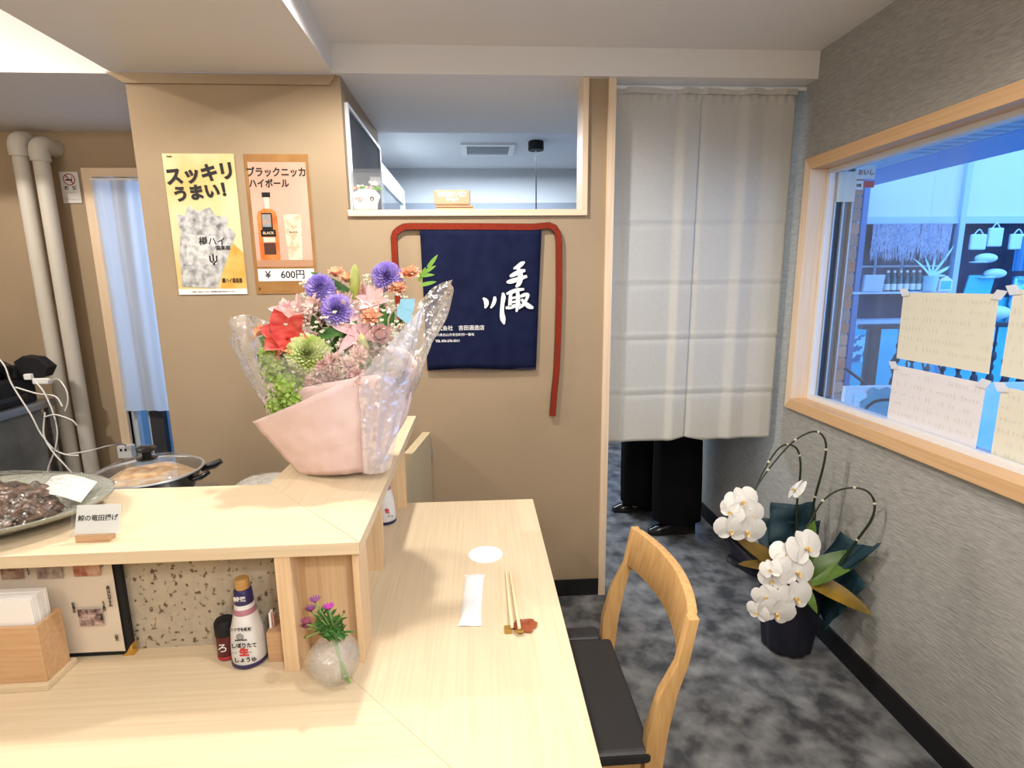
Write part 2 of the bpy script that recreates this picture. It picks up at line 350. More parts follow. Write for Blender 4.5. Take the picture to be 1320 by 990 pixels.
paper(1.435, .95, 1.08, 1.185, CREAMP, 'cream sheet cut by the right edge of the picture, lower', 0)
# ------------------------------------------------------------------ kitchen back wall and window_2
kb = B()
for a in ((-3.3, 3.22, 0, -2.05, 3.3, 2.3), (-1.55, 3.22, 0, -1.3, 3.3, 2.3), (-2.05, 3.22, 2.07, -1.55, 3.3, 2.3), (-2.05, 3.22, 0, -1.55, 3.3, .1)): kb.box(*a)
struct('wall_kitchen', kb, BEIGE, org=(0, 0, 0))
w2 = struct('window_2', B().box(-2.1, 3.2, .1, -2.05, 3.28, 2.115), WTRIM)
obj('window_frame', bx(-2.05, 3.2, 2.07, -1.5, 3.28, 2.115), WTRIMX, w2)
obj('sash', B().box(-2.05, 3.24, .1, -2.02, 3.28, 2.07).box(-1.955, 3.24, .1, -1.945, 3.28, 2.07), M('pale_sash', (.55, .62, .66), .4), w2)
obj('sash_edge', bx(-1.945, 3.235, .1, -1.87, 3.28, 2.07), DRAIL, w2)
obj('pane', bx(-2.02, 3.26, .1, -1.955, 3.264, 2.07), GLASS, w2)
obj('pane', bx(-1.87, 3.26, .1, -1.55, 3.264, 2.07), GLASS, w2)
struct('wall_backing', bx(-3.6, 4.3, -.1, -.95, 4.4, 1.0), M('backing_grey', (.20, .24, .27), .8))  # added low wall, dims the sky seen through the kitchen window panes
cw = thing('white_curtain', 'white cafe curtain hanging over the kitchen window', 'curtain', (-1.85, 3.17, .78))
obj('cloth', B().grid(lambda u, v: (-2.045 + .45 * u + .0 * v, 3.18 + .012 * math.sin(u * 38) * (.5 + .5 * v) + .01 * math.sin(u * 9 + v * 3), .78 + 1.27 * v), 60, 10),
    SHEER, cw, smooth=True)
obj('curtain_rod', B().tube([(-2.05, 3.19, 2.055), (-1.55, 3.19, 2.055)], .008), WHITE, cw)
# ================================================================== TABLE COUNTER and raised shelf
tb = thing('counter_table', 'pale wood L-shaped counter table top with mitred corner grain', 'table', (0, 1.2, 0))
obj('table_top', B().prism([(-.36, 1.07), (-.36, 1.85), (.186, 1.845), (.186, .50)][::-1], .69, .72), WY, tb, bevel=.0015)
obj('table_top', B().prism([(-3.2, 1.17), (-.36, 1.17), (-.36, 1.07), (.186, .50), (-3.2, .50)][::-1], .69, .72), WX, tb, bevel=.0015)
obj('apron_panel', bx(-3.2, 1.12, 0, -.38, 1.16, .69), WX, tb)
obj('apron_panel', bx(-.36, 1.16, 0, -.32, 1.82, .69), WY, tb)
obj('leg', bx(.08, .52, 0, .14, .58, .69), WZ, tb)
obj('leg', bx(.08, 1.74, 0, .14, 1.80, .69), WZ, tb)
sh = thing('raised_shelf', 'raised pale wood L-shaped serving shelf above the counter', 'shelf', (-.4, 1.3, .72))
XC, Y0, IX, IY = -.24, 1.0, -.535, 1.335
obj('shelf_board', B().prism([(-3.2, Y0), (XC - .0006, Y0), (IX - .0006, IY), (-3.2, IY + .01)], .974, 1.0), WX, sh, bevel=.001)
obj('shelf_board', B().prism([(XC, Y0 + .001), (XC, 2.012), (IX, 2.012), (IX, IY)], .974, 1.0), WY, sh, bevel=.001)
STONE = M('tuff_stone', (.50, .43, .33), .75, col2=(.42, .37, .29), scale=40, detail=8, bump=.6, bscale=60)
nt = STONE.node_tree
vo = nt.nodes.new('ShaderNodeTexNoise'); vo.inputs['Scale'].default_value = 75; vo.inputs['Detail'].default_value = 3
cr = nt.nodes.new('ShaderNodeValToRGB'); cr.color_ramp.elements[0].position = .58; cr.color_ramp.elements[1].position = .66
mx = nt.nodes.new('ShaderNodeMixRGB'); tcn = nt.nodes.new('ShaderNodeTexCoord')
nt.links.new(tcn.outputs['Object'], vo.inputs['Vector']); nt.links.new(vo.outputs[0], cr.inputs[0]); nt.links.new(cr.outputs[0], mx.inputs[0])
old = [l for l in nt.links if l.to_socket.name == 'Base Color'][0].from_socket
nt.links.new(old, mx.inputs[1]); mx.inputs[2].default_value = (.13, .08, .05, 1)
nt.links.new(mx.outputs[0], nt.nodes['Principled BSDF'].inputs['Base Color'])
obj('stone_back', bx(-3.2, 1.102, .72, -.405, 1.125, .974), STONE, sh)
obj('stone_back', bx(-.37, 1.125, .72, -.347, 1.80, .974), STONE, sh)
obj('post', bx(-.408, 1.003, .72, -.378, 1.125, .974), WZ, sh, bevel=.001)
obj('post_panel', bx(-.378, 1.085, .72, -.262, 1.100, .974), WZ, sh)
obj('post', bx(-.262, 1.018, .72, -.25, 1.10, .974), WZ, sh, bevel=.001)
obj('post', bx(-.347, 1.39, .72, -.272, 1.415, .974), WZ, sh, bevel=.001)
obj('post', bx(-.34, 1.80, .72, -.262, 1.83, .974), WZ, sh, bevel=.001)
# half-open swing gate into the kitchen
gt = thing('swing_gate', 'low pale wood swing gate standing half open beyond the counter end', 'gate', (-.25, 2.13, 0))
def gpt(t, o_, z): # along gate line
    a = Vector((-.285, 1.90)); b2 = Vector((-.221, 2.35)); d = b2 - a; n = Vector((-d.y, d.x)).normalized(); p = a + d * t + n * o_; return (p.x, p.y, z)
g = B(); vs = [gpt(t_, o_, z) for z in (.08, .84) for t_, o_ in ((0, 0), (1, 0), (1, .035), (0, .035))]
g.add(vs, [(0, 1, 2, 3), (4, 5, 6, 7), (0, 1, 5, 4), (1, 2, 6, 5), (2, 3, 7, 6), (3, 0, 4, 7)])
obj('gate_panel', g, M('gate_laminate', (.62, .52, .33), .5, col2=(.56, .46, .29), scale=4, stretch=(20, 20, 1)), gt, bevel=.001)
obj('hinge', B().box(-.226, 2.351, .73, -.216, 2.36, .76), ALU, gt)
# ================================================================== NOREN CURTAIN and rod
CL = M('greige_curtain_cloth', (.52, .515, .48), .9, col2=(.555, .55, .51), scale=120, stretch=(1, 1, 1), bump=.25, bscale=500, sheen=.2)
nr = thing('noren_curtain', 'long greige split curtain hanging in the doorway', 'curtain', (.98, 2.42, .74))
creases = [1.752, 1.493, 1.247, .991]
def pleat(x):
    ks = [(.59, 0), (.63, .012), (.655, -.008), (.80, .004), (.87, .014), (.90, -.01), (.97, .006), (.99, -.004), (1.14, .012), (1.18, -.012), (1.25, .006), (1.33, -.006), (1.40, .004)]
    for (a, p), (b2, q) in zip(ks, ks[1:]):
        if x <= b2: return p + (q - p) * (x - a) / (b2 - a)
    return 0
def cloth(xa, xb, left):
    def fn(u, v):
        z = .745 + 1.54 * v; y_ = 0; x = xa + (xb - xa) * u
        if left and z < 2.0: x -= .004 * (2.0 - z) * u
        if not left: y_ = .0025
        else: y_ = 0
        y = 2.42 + y_ + pleat(x) * (.65 - .15 * v)
        for c in creases: y -= .009 * max(0, 1 - abs(z - c) / .010) - .006 * max(0, 1 - abs(z - c + .016) / .02)
        if v > .97: y += .004 * math.sin(x * 160)
        zz = z
        if v < .03:
            zz += (.004 * math.sin(x * 11) + (.022 * max(0, (x - .88) / .09) if left else .02 * max(0, (1.06 - x) / .09))) * (1 - v / .03)
        return (x, y, zz)
    return B().grid(fn, 44, 120)
obj('cloth_panel', cloth(.592, .9705, True), CL, nr, smooth=180, thick=.0012)
obj('cloth_panel', cloth(.966, 1.385, False), CL, nr, smooth=180, thick=.0012)
obj('hem', B().grid(lambda u, v: (.594 + .79 * u, 2.414 + pleat(.594 + .79 * u) - .002, 2.262 + .024 * v), 44, 1), CL, nr, thick=.002)
obj('tension_rod', B().tube([(.585, 2.42, 2.288), (1.42, 2.42, 2.288)], .008), WHITE, nr)
# ================================================================== NAVY APRON
NAVY = M('navy_cotton', (.007, .010, .034), .9, col2=(.011, .015, .046), scale=14, bump=.3, bscale=400, spec=.1)
ORNG = M('rust_strap', (.25, .034, .016), .85, col2=(.18, .02, .010), scale=200, stretch=(1, 1, 1), bump=.4, bscale=400, spec=.1)
ap = thing('navy_apron', 'navy cloth apron with rust orange strap and white lettering on the wall', 'apron', (.02, 2.35, .89))
def afn(u, v):
    z = 1.118 + .592 * v; xl = -.222 - .008 * v; xr = .253 + .025 * v
    return (xl + (xr - xl) * u, 2.347 - .003 * math.sin(v * 9) * (1 - v) - .004 * math.sin(u * 4) * (1 - v), z + (1 - v) * .006 * math.sin(u * 5))
obj('cloth', B().grid(afn, 20, 24), NAVY, ap, smooth=True, thick=.0015)
fg = B()
for i in range(150):
    x = -.218 + .468 * i / 149; l = R.uniform(.004, .013) * (1.4 if .3 < i / 150 < .7 else .8); fg.tube([(x, 2.347, 1.122), (x + R.uniform(-.003, .003), 2.346, 1.119 - l)], .0006, 3)
f_ = obj('fringe', fg, M('fringe_thread', (.10, .08, .12), .9), ap); f_['kind'] = 'stuff'
def strap(pts, name='strap'):
    w = .0125
    for off_, m, d in ((w, ORNG, .0025), (w + .0012, BLACK, .0012)):
        b_ = B(); P = [Vector((p[0], p[1])) for p in pts]; n = len(P); L = []; Rr = []
        for i in range(n):
            t_ = (P[min(i + 1, n - 1)] - P[max(i - 1, 0)]).normalized(); nn = Vector((-t_.y, t_.x)); L.append(P[i] + nn * off_); Rr.append(P[i] - nn * off_)
        vs = [(p.x, 2.35 - d - .004, p.y) for p in L] + [(p.x, 2.35 - d - .004, p.y) for p in Rr] + [(p.x, 2.352, p.y) for p in L] + [(p.x, 2.352, p.y) for p in Rr]
        fs = []
        for i in range(n - 1):
            fs += [(i, i + 1, n + i + 1, n + i), (2 * n + i, 3 * n + i, 3 * n + i + 1, 2 * n + i + 1), (i, 2 * n + i, 2 * n + i + 1, i + 1), (n + i, n + i + 1, 3 * n + i + 1, 3 * n + i)]
        fs += [(0, n, 3 * n, 2 * n), (n - 1, 3 * n - 1, 4 * n - 1, 2 * n - 1)][:2]
        b_.add(vs, fs); o = obj(name if m is ORNG else 'strap_edge', b_, m, ap)
st = [(-.327, 1.30), (-.333, 1.45), (-.338, 1.60), (-.338, 1.68), (-.332, 1.697), (-.315, 1.712), (-.295, 1.722), (-.27, 1.724), (0, 1.722), (.24, 1.719), (.275, 1.722), (.31, 1.725), (.332, 1.716), (.345, 1.695), (.352, 1.66), (.354, 1.45), (.350, 1.25), (.344, 1.1), (.334, 1.0), (.327, .90)]
strap(st)
WINK = M('white_print', (.80, .80, .80), .8)
def brush(pts, y):
    P = []
    for (x, z, w) in pts: P.append((-.233 + (x / 3.667) * .00327, 1.55 - (z / 3.667 - 55) * .0032, w * .00064))
    Q = smoothpts([(p[0], p[1], p[2]) for p in P], 5) if len(P) > 1 else P
    L, Rr = [], []
    for i in range(len(Q)):
        t_ = (Q[min(i + 1, len(Q) - 1)] - Q[max(i - 1, 0)]); t_ = Vector((t_.x, t_.y)).normalized(); n = Vector((-t_.y, t_.x)); w = max(Q[i].z, .0006); c = Vector((Q[i].x, Q[i].y))
        L.append(c + n * w); Rr.append(c - n * w)
    n = len(Q); vs = [(p.x, y, p.y) for p in L] + [(p.x, y, p.y) for p in Rr]
    return obj('brush_stroke', B().add(vs, [(i, i + 1, n + i + 1, n + i) for i in range(n - 1)]), WINK, ap)
strokes = [
 [(492, 172, 4), (478, 180, 14), (462, 192, 14), (438, 204, 6)], [(420, 240, 8), (442, 230, 14), (470, 218, 14), (494, 212, 8)], [(404, 268, 6), (425, 264, 15), (458, 254, 14), (502, 240, 9)],
 [(458, 200, 10), (468, 222, 16), (470, 250, 17), (462, 276, 15), (448, 292, 6)],
 [(402, 324, 6), (425, 316, 13), (455, 306, 12), (488, 302, 7)], [(424, 322, 10), (421, 345, 12), (418, 385, 11)], [(456, 312, 11), (458, 350, 14), (455, 385, 13), (450, 412, 6)],
 [(426, 346, 7), (452, 340, 8)], [(424, 366, 7), (452, 360, 8)], [(398, 392, 8), (425, 388, 13), (470, 372, 7)],
 [(468, 338, 8), (488, 330, 12), (506, 330, 11), (498, 352, 10), (482, 378, 11), (458, 398, 5)], [(474, 350, 8), (492, 370, 13), (512, 386, 16), (532, 394, 7)],
 [(290, 342, 5), (303, 355, 15), (306, 372, 15), (299, 392, 5)], [(346, 336, 8), (346, 352, 12), (338, 374, 11), (326, 392, 5)], [(386, 318, 7), (388, 340, 15), (383, 372, 13), (380, 410, 14), (384, 445, 18), (390, 472, 5)]]
for i, st_ in enumerate(strokes): brush(st_, 2.3405 - .0001 * (i % 4))
text('株式会社　吉田酒造店', .0225, WINK, ap, (-.083, 2.341, 1.300), off=.0002)
text('石川県白山市安吉町四一番地', .0135, WINK, ap, (-.103, 2.3405, 1.272), off=.0001)
text('TEL 076-276-3311', .014, WINK, ap, (-.130, 2.3405, 1.246), off=.0004)
# ================================================================== POSTERS on the pillar
def uvq(x0, z0, x1, z1):
    return lambda u, v: (x0 + (x1 - x0) * u, z0 + (z1 - z0) * v)
p1 = thing('poster', 'yellow highball poster with large black lettering, left one on the pillar', 'poster', (-1.09, 2.362, 1.456))
YEL = M('poster_yellow', (.66, .46, .13), .35, col2=(.76, .68, .40), scale=3.2, lo=.3, hi=.55, coat=.3)
obj('sheet', bx(-1.232, 2.3605, 1.456, -.957, 2.3638, 2.008), YEL, p1)
q = uvq(-1.232, 1.456, -.957, 2.008)
def flat(par, pts, m, name, y=2.360, d=.0004, qq=None):
    pts = [(qq or q)(*p) for p in pts]; return obj(name, B().prism(pts, y - d, y, 'Y'), m, par)
flat(p1, [(0, 0), (1, 0), (1, .04), (0, .04)], PAPERW, 'bottom_strip')
flat(p1, [(.62, .04), (1, .04), (1, .30), (.78, .42)], M('poster_orange', (.72, .33, .04), .4, col2=(.80, .55, .18), scale=9), 'amber_glow')
GL1 = M('drink_print', (.14, .14, .15), .4, col2=(.62, .62, .61), scale=34, lo=.30, hi=.60, detail=10)
flat(p1, [(.06, .06), (.56, .045), (.92, .44), (.80, .50), (.84, .56), (.66, .57), (.58, .63), (.42, .60), (.28, .64), (.22, .57), (.10, .58), (.13, .45), (.08, .30)], GL1, 'glass_print', 2.3596)
GL2 = M('drink_print_pale', (.36, .36, .36), .4, col2=(.74, .74, .72), scale=40, lo=.35, hi=.6, detail=8)
flat(p1, [(.18, .22), (.60, .22), (.74, .42), (.20, .44)], GL2, 'ice_print', 2.3592)
text('スッキリ', .071, INK, p1, (-1.092, 2.359, 1.928), off=.0032, rot=.10, sx=.97)
text('うまい！', .062, INK, p1, (-1.085, 2.359, 1.860), off=.0030, rot=.10)
text('樽ハイ', .036, INK, p1, (-1.075, 2.3586, 1.668), off=.0005, rot=-.03)
text('倶楽部', .020, INK, p1, (-1.035, 2.3584, 1.642), off=.0003)
text('ψ', .05, INK, p1, (-1.078, 2.3586, 1.600), off=.0008)
text('樽ハイ倶楽部', .022, INK, p1, (-1.012, 2.3588, 1.510), off=.0003, sx=.62)
text('Asahi', .009, INK, p1, (-1.205, 2.3595, 1.997), off=.0002)
text('お酒は二十歳になってから。飲酒運転は法律で禁止されています。', .006, INK, p1, (-1.09, 2.3592, 1.467))
p2 = thing('poster', 'brown framed whisky highball poster with price strip, right one on the pillar', 'poster', (-.79, 2.362, 1.455))
BRN = M('poster_brown', (.37, .19, .06), .4, col2=(.30, .14, .04), scale=12)
obj('sheet', bx(-.918, 2.3605, 1.455, -.668, 2.3638, 2.007), BRN, p2)
q2 = uvq(-.918, 1.455, -.668, 2.007)
PINK = M('poster_blush', (.56, .34, .25), .4, col2=(.66, .45, .35), scale=3)
flat(p2, [(.05, .20), (.96, .20), (.96, .945), (.05, .945)], PINK, 'picture_field', 2.3602, qq=q2)
flat(p2, [(.05, .20), (.96, .20), (.96, .25), (.05, .25)], M('poster_shelf', (.48, .26, .15), .4), 'picture_shelf', 2.3598, qq=q2)
flat(p2, [(.05, .095), (.965, .095), (.965, .185), (.05, .185)], PAPERW, 'price_strip', 2.3596, qq=q2)
text('ブラックニッカ', .0385, INK, p2, (-.795, 2.359, 1.936), off=.0010, sx=.88)
text('ハイボール', .036, INK, p2, (-.828, 2.359, 1.893), off=.0010, sx=.88)
AMB = M('whisky_print', (.62, .13, .03), .25, col2=(.80, .26, .08), scale=14)
flat(p2, [(.13, .25), (.43, .25), (.44, .27), (.44, .56), (.42, .60), (.33, .625), (.33, .66), (.25, .66), (.25, .625), (.15, .60), (.12, .56), (.12, .27)], AMB, 'bottle_print', 2.3594, qq=q2)
flat(p2, [(.23, .70), (.36, .70), (.36, .735), (.23, .735)], BLACK, 'cap_print', 2.3594, qq=q2)
flat(p2, [(.255, .62), (.335, .62), (.335, .70), (.255, .70)], M('neck_print', (.78, .60, .5), .4), 'neck_print', 2.3593, qq=q2)
flat(p2, [(.19, .44), (.36, .44), (.36, .59), (.19, .59)], BLACK, 'label_print', 2.3590, qq=q2)
flat(p2, [(.16, .42), (.40, .42), (.40, .47), (.16, .47)], BLACK, 'label_print', 2.3589, qq=q2)
flat(p2, [(.20, .49), (.34, .49), (.34, .58), (.20, .58)], M('portrait_print', (.20, .32, .34), .5, col2=(.5, .28, .2), scale=60), 'portrait_print', 2.3586, qq=q2)
flat(p2, [(.19, .38), (.38, .38), (.38, .415), (.19, .415)], M('label_cream', (.75, .62, .5), .5), 'label_print', 2.3590, qq=q2)
flat(p2, [(.19, .29), (.38, .29), (.38, .375), (.19, .375)], M('label_brown', (.08, .03, .02), .5), 'label_print', 2.3590, qq=q2)
text('BLACK', .0145, M('gold_print', (.75, .55, .3), .5), p2, (-.848, 2.3582, 1.701), off=.0003)
GLS = M('tumbler_print', (.62, .45, .30), .3, col2=(.82, .70, .52), scale=40, lo=.4, hi=.6)
flat(p2, [(.57, .25), (.80, .25), (.83, .58), (.54, .58)], GLS, 'glass_print', 2.3594, qq=q2)
text('BLACK', .011, M('brown_print', (.22, .07, .03), .5), p2, (-.747, 2.3588, 1.704), off=.0003)
text('♞', .020, M('red_print', (.4, .08, .04), .5), p2, (-.747, 2.3588, 1.722), off=.0003)
text('¥　600円', .040, INK, p2, (-.795, 2.3588, 1.532), off=.0006)
text('♛', .014, GOLD, p2, (-.905, 2.3595, 1.475))
text('お酒は二十歳から', .0065, M('tan_print', (.5, .32, .14), .5), p2, (-.80, 2.3595, 1.468))
# no smoking notice
ns = thing('no_smoking_sign', 'small white no-smoking notice on the kitchen wall', 'sign', (-2.17, 3.215, 1.937))
obj('sheet', bx(-2.22, 3.212, 1.937, -2.125, 3.219, 2.097), M('notice_paper', (.70, .67, .63), .6), ns)
rg = B(); n_ = 28
for r0, r1 in ((.026, .031),):
    rg.add([(-2.1725 + r * math.cos(2 * PI * k / n_), y, 2.058 + r * math.sin(2 * PI * k / n_)) for y in (3.2105, 3.212) for r in (r0, r1) for k in range(n_)],
           [(k, (k + 1) % n_, n_ + (k + 1) % n_, n_ + k) for k in range(n_)])
rg.prism([(-2.193, 2.078), (-2.189, 2.082), (-2.152, 2.038), (-2.156, 2.034)], 3.2103, 3.212, 'Y')
obj('symbol', rg, M('sign_crimson', (.35, .04, .04), .6), ns)
obj('symbol', B().box(-2.192, 3.211, 2.052, -2.158, 3.212, 2.060).tube([(-2.158, 3.2115, 2.06), (-2.162, 3.2115, 2.068), (-2.156, 3.2115, 2.074)], .0012, 4), INK, ns)
text('禁　煙', .020, INK, ns, (-2.1725, 3.211, 2.012), off=.0008)
text('お客様各位', .010, FAINT, ns, (-2.1725, 3.211, 1.99)); text('ご協力をお願いします', .0075, FAINT, ns, (-2.1725, 3.211, 1.955))
# ================================================================== KITCHEN: pipes, rack, cables, pan
PIPE = M('painted_pipe', (.60, .56, .49), .5, bump=.2)
for nm, xx, lb in (('wall_pipe', -2.333, 'cream painted wall pipe in the kitchen, left one of the pair'), ('wall_pipe', -2.235, 'cream painted wall pipe in the kitchen, right one of the pair')):
    t = thing(nm, lb, 'pipe', (xx, 3.12, 0)); zt = 2.235 if xx < -2.3 else 2.21
    obj('pipe', B().tube([(xx, 3.12, 0), (xx, 3.12, zt - .06)], .036, 18), PIPE, t, smooth=True)
    obj('elbow', B().tube(smoothpts([(xx, 3.12, zt - .08), (xx, 3.12, zt - .02), (xx + .005, 3.15, zt + .004), (xx + .01, 3.22, zt + .004)], 5), .045, 18), PIPE, t, smooth=True)
rk = thing('steel_rack', 'stainless kitchen rack with grey side panel at left edge', 'rack', (-2.6, 2.5, 0))
obj('shelf', bx(-2.95, 1.95, .86, -2.30, 3.02, .90), STEEL, rk, bevel=.003)
obj('body', bx(-2.93, 1.98, .05, -2.33, 2.96, .86), M('grimy_steel', (.15, .15, .13), .5, metal=.5, col2=(.26, .26, .24), scale=5), rk)
for x, y in ((-2.93, 1.97), (-2.32, 1.97), (-2.93, 2.995), (-2.32, 2.995)): obj('leg', bx(x - .012, y - .012, 0, x + .012, y + .012, .86), STEEL, rk)
mw = thing('black_appliance', 'black boxy kitchen appliance standing on the steel rack', 'appliance', (-2.6, 2.5, .90))
obj('body', bx(-2.90, 2.05, .9003, -2.34, 2.97, 1.03), BLACK, mw, bevel=.01)
obj('lid', B().box(-2.88, 2.08, 1.03, -2.42, 2.93, 1.10), BLACKG, mw, bevel=.015)
obj('side_strip', bx(-2.34, 2.10, .93, -2.333, 2.9, .955), BLACKG, mw)
ad = thing('power_adapter', 'black power adapters heaped with a white plug by the pipes', 'adapter', (-2.37, 2.90, 1.03))
obj('adapter', B().box(-2.40, 2.86, 1.031, -2.345, 2.95, 1.10), BLACK, ad, bevel=.01)
obj('adapter', B().prism([(-2.36, 1.12), (-2.31, 1.15), (-2.24, 1.14), (-2.19, 1.09), (-2.22, 1.04), (-2.30, 1.02), (-2.335, 1.035)], 2.88, 2.94, 'Y'), BLACK, ad, bevel=.005)
obj('plug', B().box(-2.27, 2.86, 1.005, -2.19, 2.88, 1.035), WHITE, ad, bevel=.005)
obj('plug', B().box(-2.30, 2.85, 1.03, -2.265, 2.875, 1.06), WHITE, ad, bevel=.005)
cabs = [
 ([(-2.45, 2.74, 1.28), (-2.268, 2.70, 1.155), (-2.236, 2.70, 1.037), (-2.174, 2.70, .883), (-2.146, 2.70, .792), (-2.10, 2.70, .711), (-2.045, 2.70, .678), (-2.00, 2.72, .665)], 'long white cable sagging across the rack end'),
 ([(-2.19, 2.86, 1.02), (-2.10, 2.80, 1.04), (-2.01, 2.71, 1.03), (-1.99, 2.70, .99), (-1.995, 2.70, .94), (-2.014, 2.70, .898)], 'short white cable curling down from the white plug'),
 ([(-2.23, 2.71, 1.02), (-2.14, 2.715, .985), (-2.06, 2.715, .97), (-2.03, 2.71, .92)], 'thin white cable drooping across the black appliance'),
 ([(-2.13, 2.70, 1.05), (-2.09, 2.69, 1.00), (-2.060, 2.685, .90), (-2.055, 2.685, .80), (-2.08, 2.685, .71), (-2.135, 2.69, .60), (-2.14, 2.69, .48)], 'white cable hanging down in front of the rack leg'),
 ([(-2.085, 2.67, .90), (-2.108, 2.67, .79), (-2.075, 2.66, .71), (-2.03, 2.66, .64), (-1.99, 2.67, .56)], 'white cable ending low beside the pipes'),
 ([(-2.085, 2.66, .88), (-2.03, 2.66, .89), (-1.97, 2.67, .86), (-1.955, 2.68, .83)], 'short white cable looping in front of the right pipe'),
 ([(-2.06, 2.73, .67), (-1.97, 2.74, .68), (-1.93, 2.85, .675), (-1.99, 3.05, .62), (-2.06, 3.165, .575)], 'white cable running right to the outlet box')]
WC = M('white_cable', (.72, .70, .66), .5)
for pts, lb in cabs: tag(obj('cable', B().tube(smoothpts(pts, 6), .0036, 6), WC, smooth=True), lb, 'cable')
bc = B()
for i in range(6):
    z = 1.085 + .008 * i; bc.tube(smoothpts([(-2.60, 2.6, z + .04), (-2.48, 2.7, z + .05 - i * .006), (-2.40, 2.80, z + .03), (-2.38 + .01 * i, 2.85, z - .03)], 5), .004, 6)
tag(obj('cable_bundle', bc, BLACKG, smooth=True), 'bundle of black cables heaped on the black appliance', 'cables', kind='stuff')
ob = thing('outlet_box', 'white outlet box low on the kitchen wall', 'outlet', (-2.07, 3.2, .5))
obj('body', bx(-2.115, 3.17, .50, -2.035, 3.215, .575), WHITE, ob, bevel=.004)
obj('socket', B().box(-2.095, 3.166, .545, -2.085, 3.17, .56).box(-2.07, 3.166, .545, -2.06, 3.17, .56), BLACK, ob)
kc = thing('kitchen_worktop', 'stainless kitchen worktop behind the raised shelf', 'worktop', (-1.5, 1.75, 0))
obj('top', bx(-3.2, 1.42, .77, -.60, 1.78, .80), STEEL, kc, bevel=.003)
obj('cabinet', bx(-3.2, 1.46, 0, -.62, 1.76, .77), STEEL, kc)
gb = thing('gas_burner', 'dark gas burner under the frying pan', 'burner', (-.985, 1.60, .80))
obj('burner_body', bx(-1.12, 1.47, .8003, -.85, 1.73, .865), STEEL, gb, bevel=.008)
for a in range(4): obj('pan_support', B().tube([(-.985 + .02 * math.cos(a * PI / 2), 1.60 + .02 * math.sin(a * PI / 2), .886), (-.985 + .10 * math.cos(a * PI / 2), 1.60 + .10 * math.sin(a * PI / 2), .886), (-.985 + .10 * math.cos(a * PI / 2), 1.60 + .10 * math.sin(a * PI / 2), .864)], .004, 6), BLACK, gb)
pn = thing('frying_pan', 'frying pan with glass lid and black knob behind the shelf', 'pan', (-.98, 1.60, .89))
cx, cy = -.985, 1.60
obj('pan_body', B().lathe([(.10, .891), (.115, .895), (.138, .948), (.142, .952), (.134, .95), (.112, .90), (.001, .898)], 40, (cx, cy, 0)), BLACKG, pn, smooth=True)
FOODP = M('stewed_food', (.36, .18, .07), .5, col2=(.60, .42, .24), scale=30, bump=1, bscale=30)
obj('food', B().lathe([(.125, .93), (.09, .952), (.04, .960), (.001, .956)], 24, (cx, cy, 0), jit=lambda a, z: .06 * math.sin(a * 5)), FOODP, pn, smooth=True)
lb_ = B(); lb_.open = True
lid = obj('lid', lb_.lathe([(.141, .955), (.13, .968), (.10, .981), (.05, .990), (.012, .992)], 40, (cx, cy, 0)), ACRY, pn, smooth=True)
obj('rim', B().tube([(cx + .142 * math.cos(2 * PI * k / 40), cy + .142 * math.sin(2 * PI * k / 40), .955) for k in range(41)], .0035, 6), ALU, lid, smooth=True)
obj('knob', B().lathe([(.026, .992), (.028, .996), (.013, 1.0), (.012, 1.012), (.024, 1.018), (.026, 1.026), (.018, 1.032), (.001, 1.033)], 24, (cx + .0, cy - .0, 0)), BLACKG, lid, smooth=True)
obj('handle', B().tube([(cx + .12, cy + .06, .935), (cx + .155, cy + .07, .945), (cx + .175, cy + .075, .955)], [.009, .012, .009], 10), BLACKG, pn, smooth=True)
obj('handle', B().tube([(cx + .13, cy - .02, .93), (cx + .15, cy - .01, .933), (cx + .16, cy + .02, .938)], [.007, .009, .007], 8), BLACKG, pn, smooth=True)
wp = thing('wrapped_dish', 'film-wrapped dish just showing behind the shelf by the bouquet', 'dish', (-.63, 1.50, .80))
obj('dish', B().lathe([(.04, .8003), (.05, .803), (.058, .90), (.075, .938), (.077, .941), (.070, .935), (.05, .90), (.001, .898)], 28, (-.615, 1.51, 0)), WHITE, wp, smooth=True)
obj('cling_film', B().lathe([(.078, .941), (.06, .950), (.03, .957), (.001, .956)], 28, (-.615, 1.51, 0), jit=lambda a, z: .03 * math.sin(a * 7)), CLING, wp, smooth=True)
# ================================================================== big platter with fried meat
pl = thing('serving_platter', 'oval platter of dark fried meat under cling film', 'platter', (-1.08, 1.17, 1.0))
PX, PY = -1.08, 1.17
STO = M('celadon_glaze', (.42, .42, .34), .25, col2=(.34, .35, .29), scale=8)
obj('platter', B().lathe([(.13, 1.0005), (.15, 1.003), (.235, 1.028), (.250, 1.037), (.252, 1.041), (.248, 1.042), (.225, 1.034), (.15, 1.010), (.001, 1.008)], 56, (PX, PY, 0), 1, .74), STO, pl, smooth=True)
MEAT = M('fried_meat', (.035, .014, .008), .45, col2=(.20, .095, .05), scale=55, lo=.4, hi=.7, bump=1, bscale=60, spec=.7)
mt = [(-1.22, 1.17, .045), (-1.17, 1.22, .045), (-1.14, 1.13, .042), (-1.08, 1.19, .048), (-1.03, 1.13, .042), (-.99, 1.18, .042), (-1.10, 1.24, .040), (-1.01, 1.22, .038), (-.95, 1.13, .034), (-1.19, 1.10, .04), (-1.07, 1.09, .038), (-1.12, 1.18, .045), (-.955, 1.17, .030), (-.99, 1.085, .032)]
for i, (x, y, r_) in enumerate(mt):
    obj('meat_piece', B().ball((x, y, 1.012 + r_ * .5 + (.02 if i == 11 else 0)), r_ * 1.1, 24, 16, (1.15, .85, .66), .55), MEAT, pl, smooth=True)
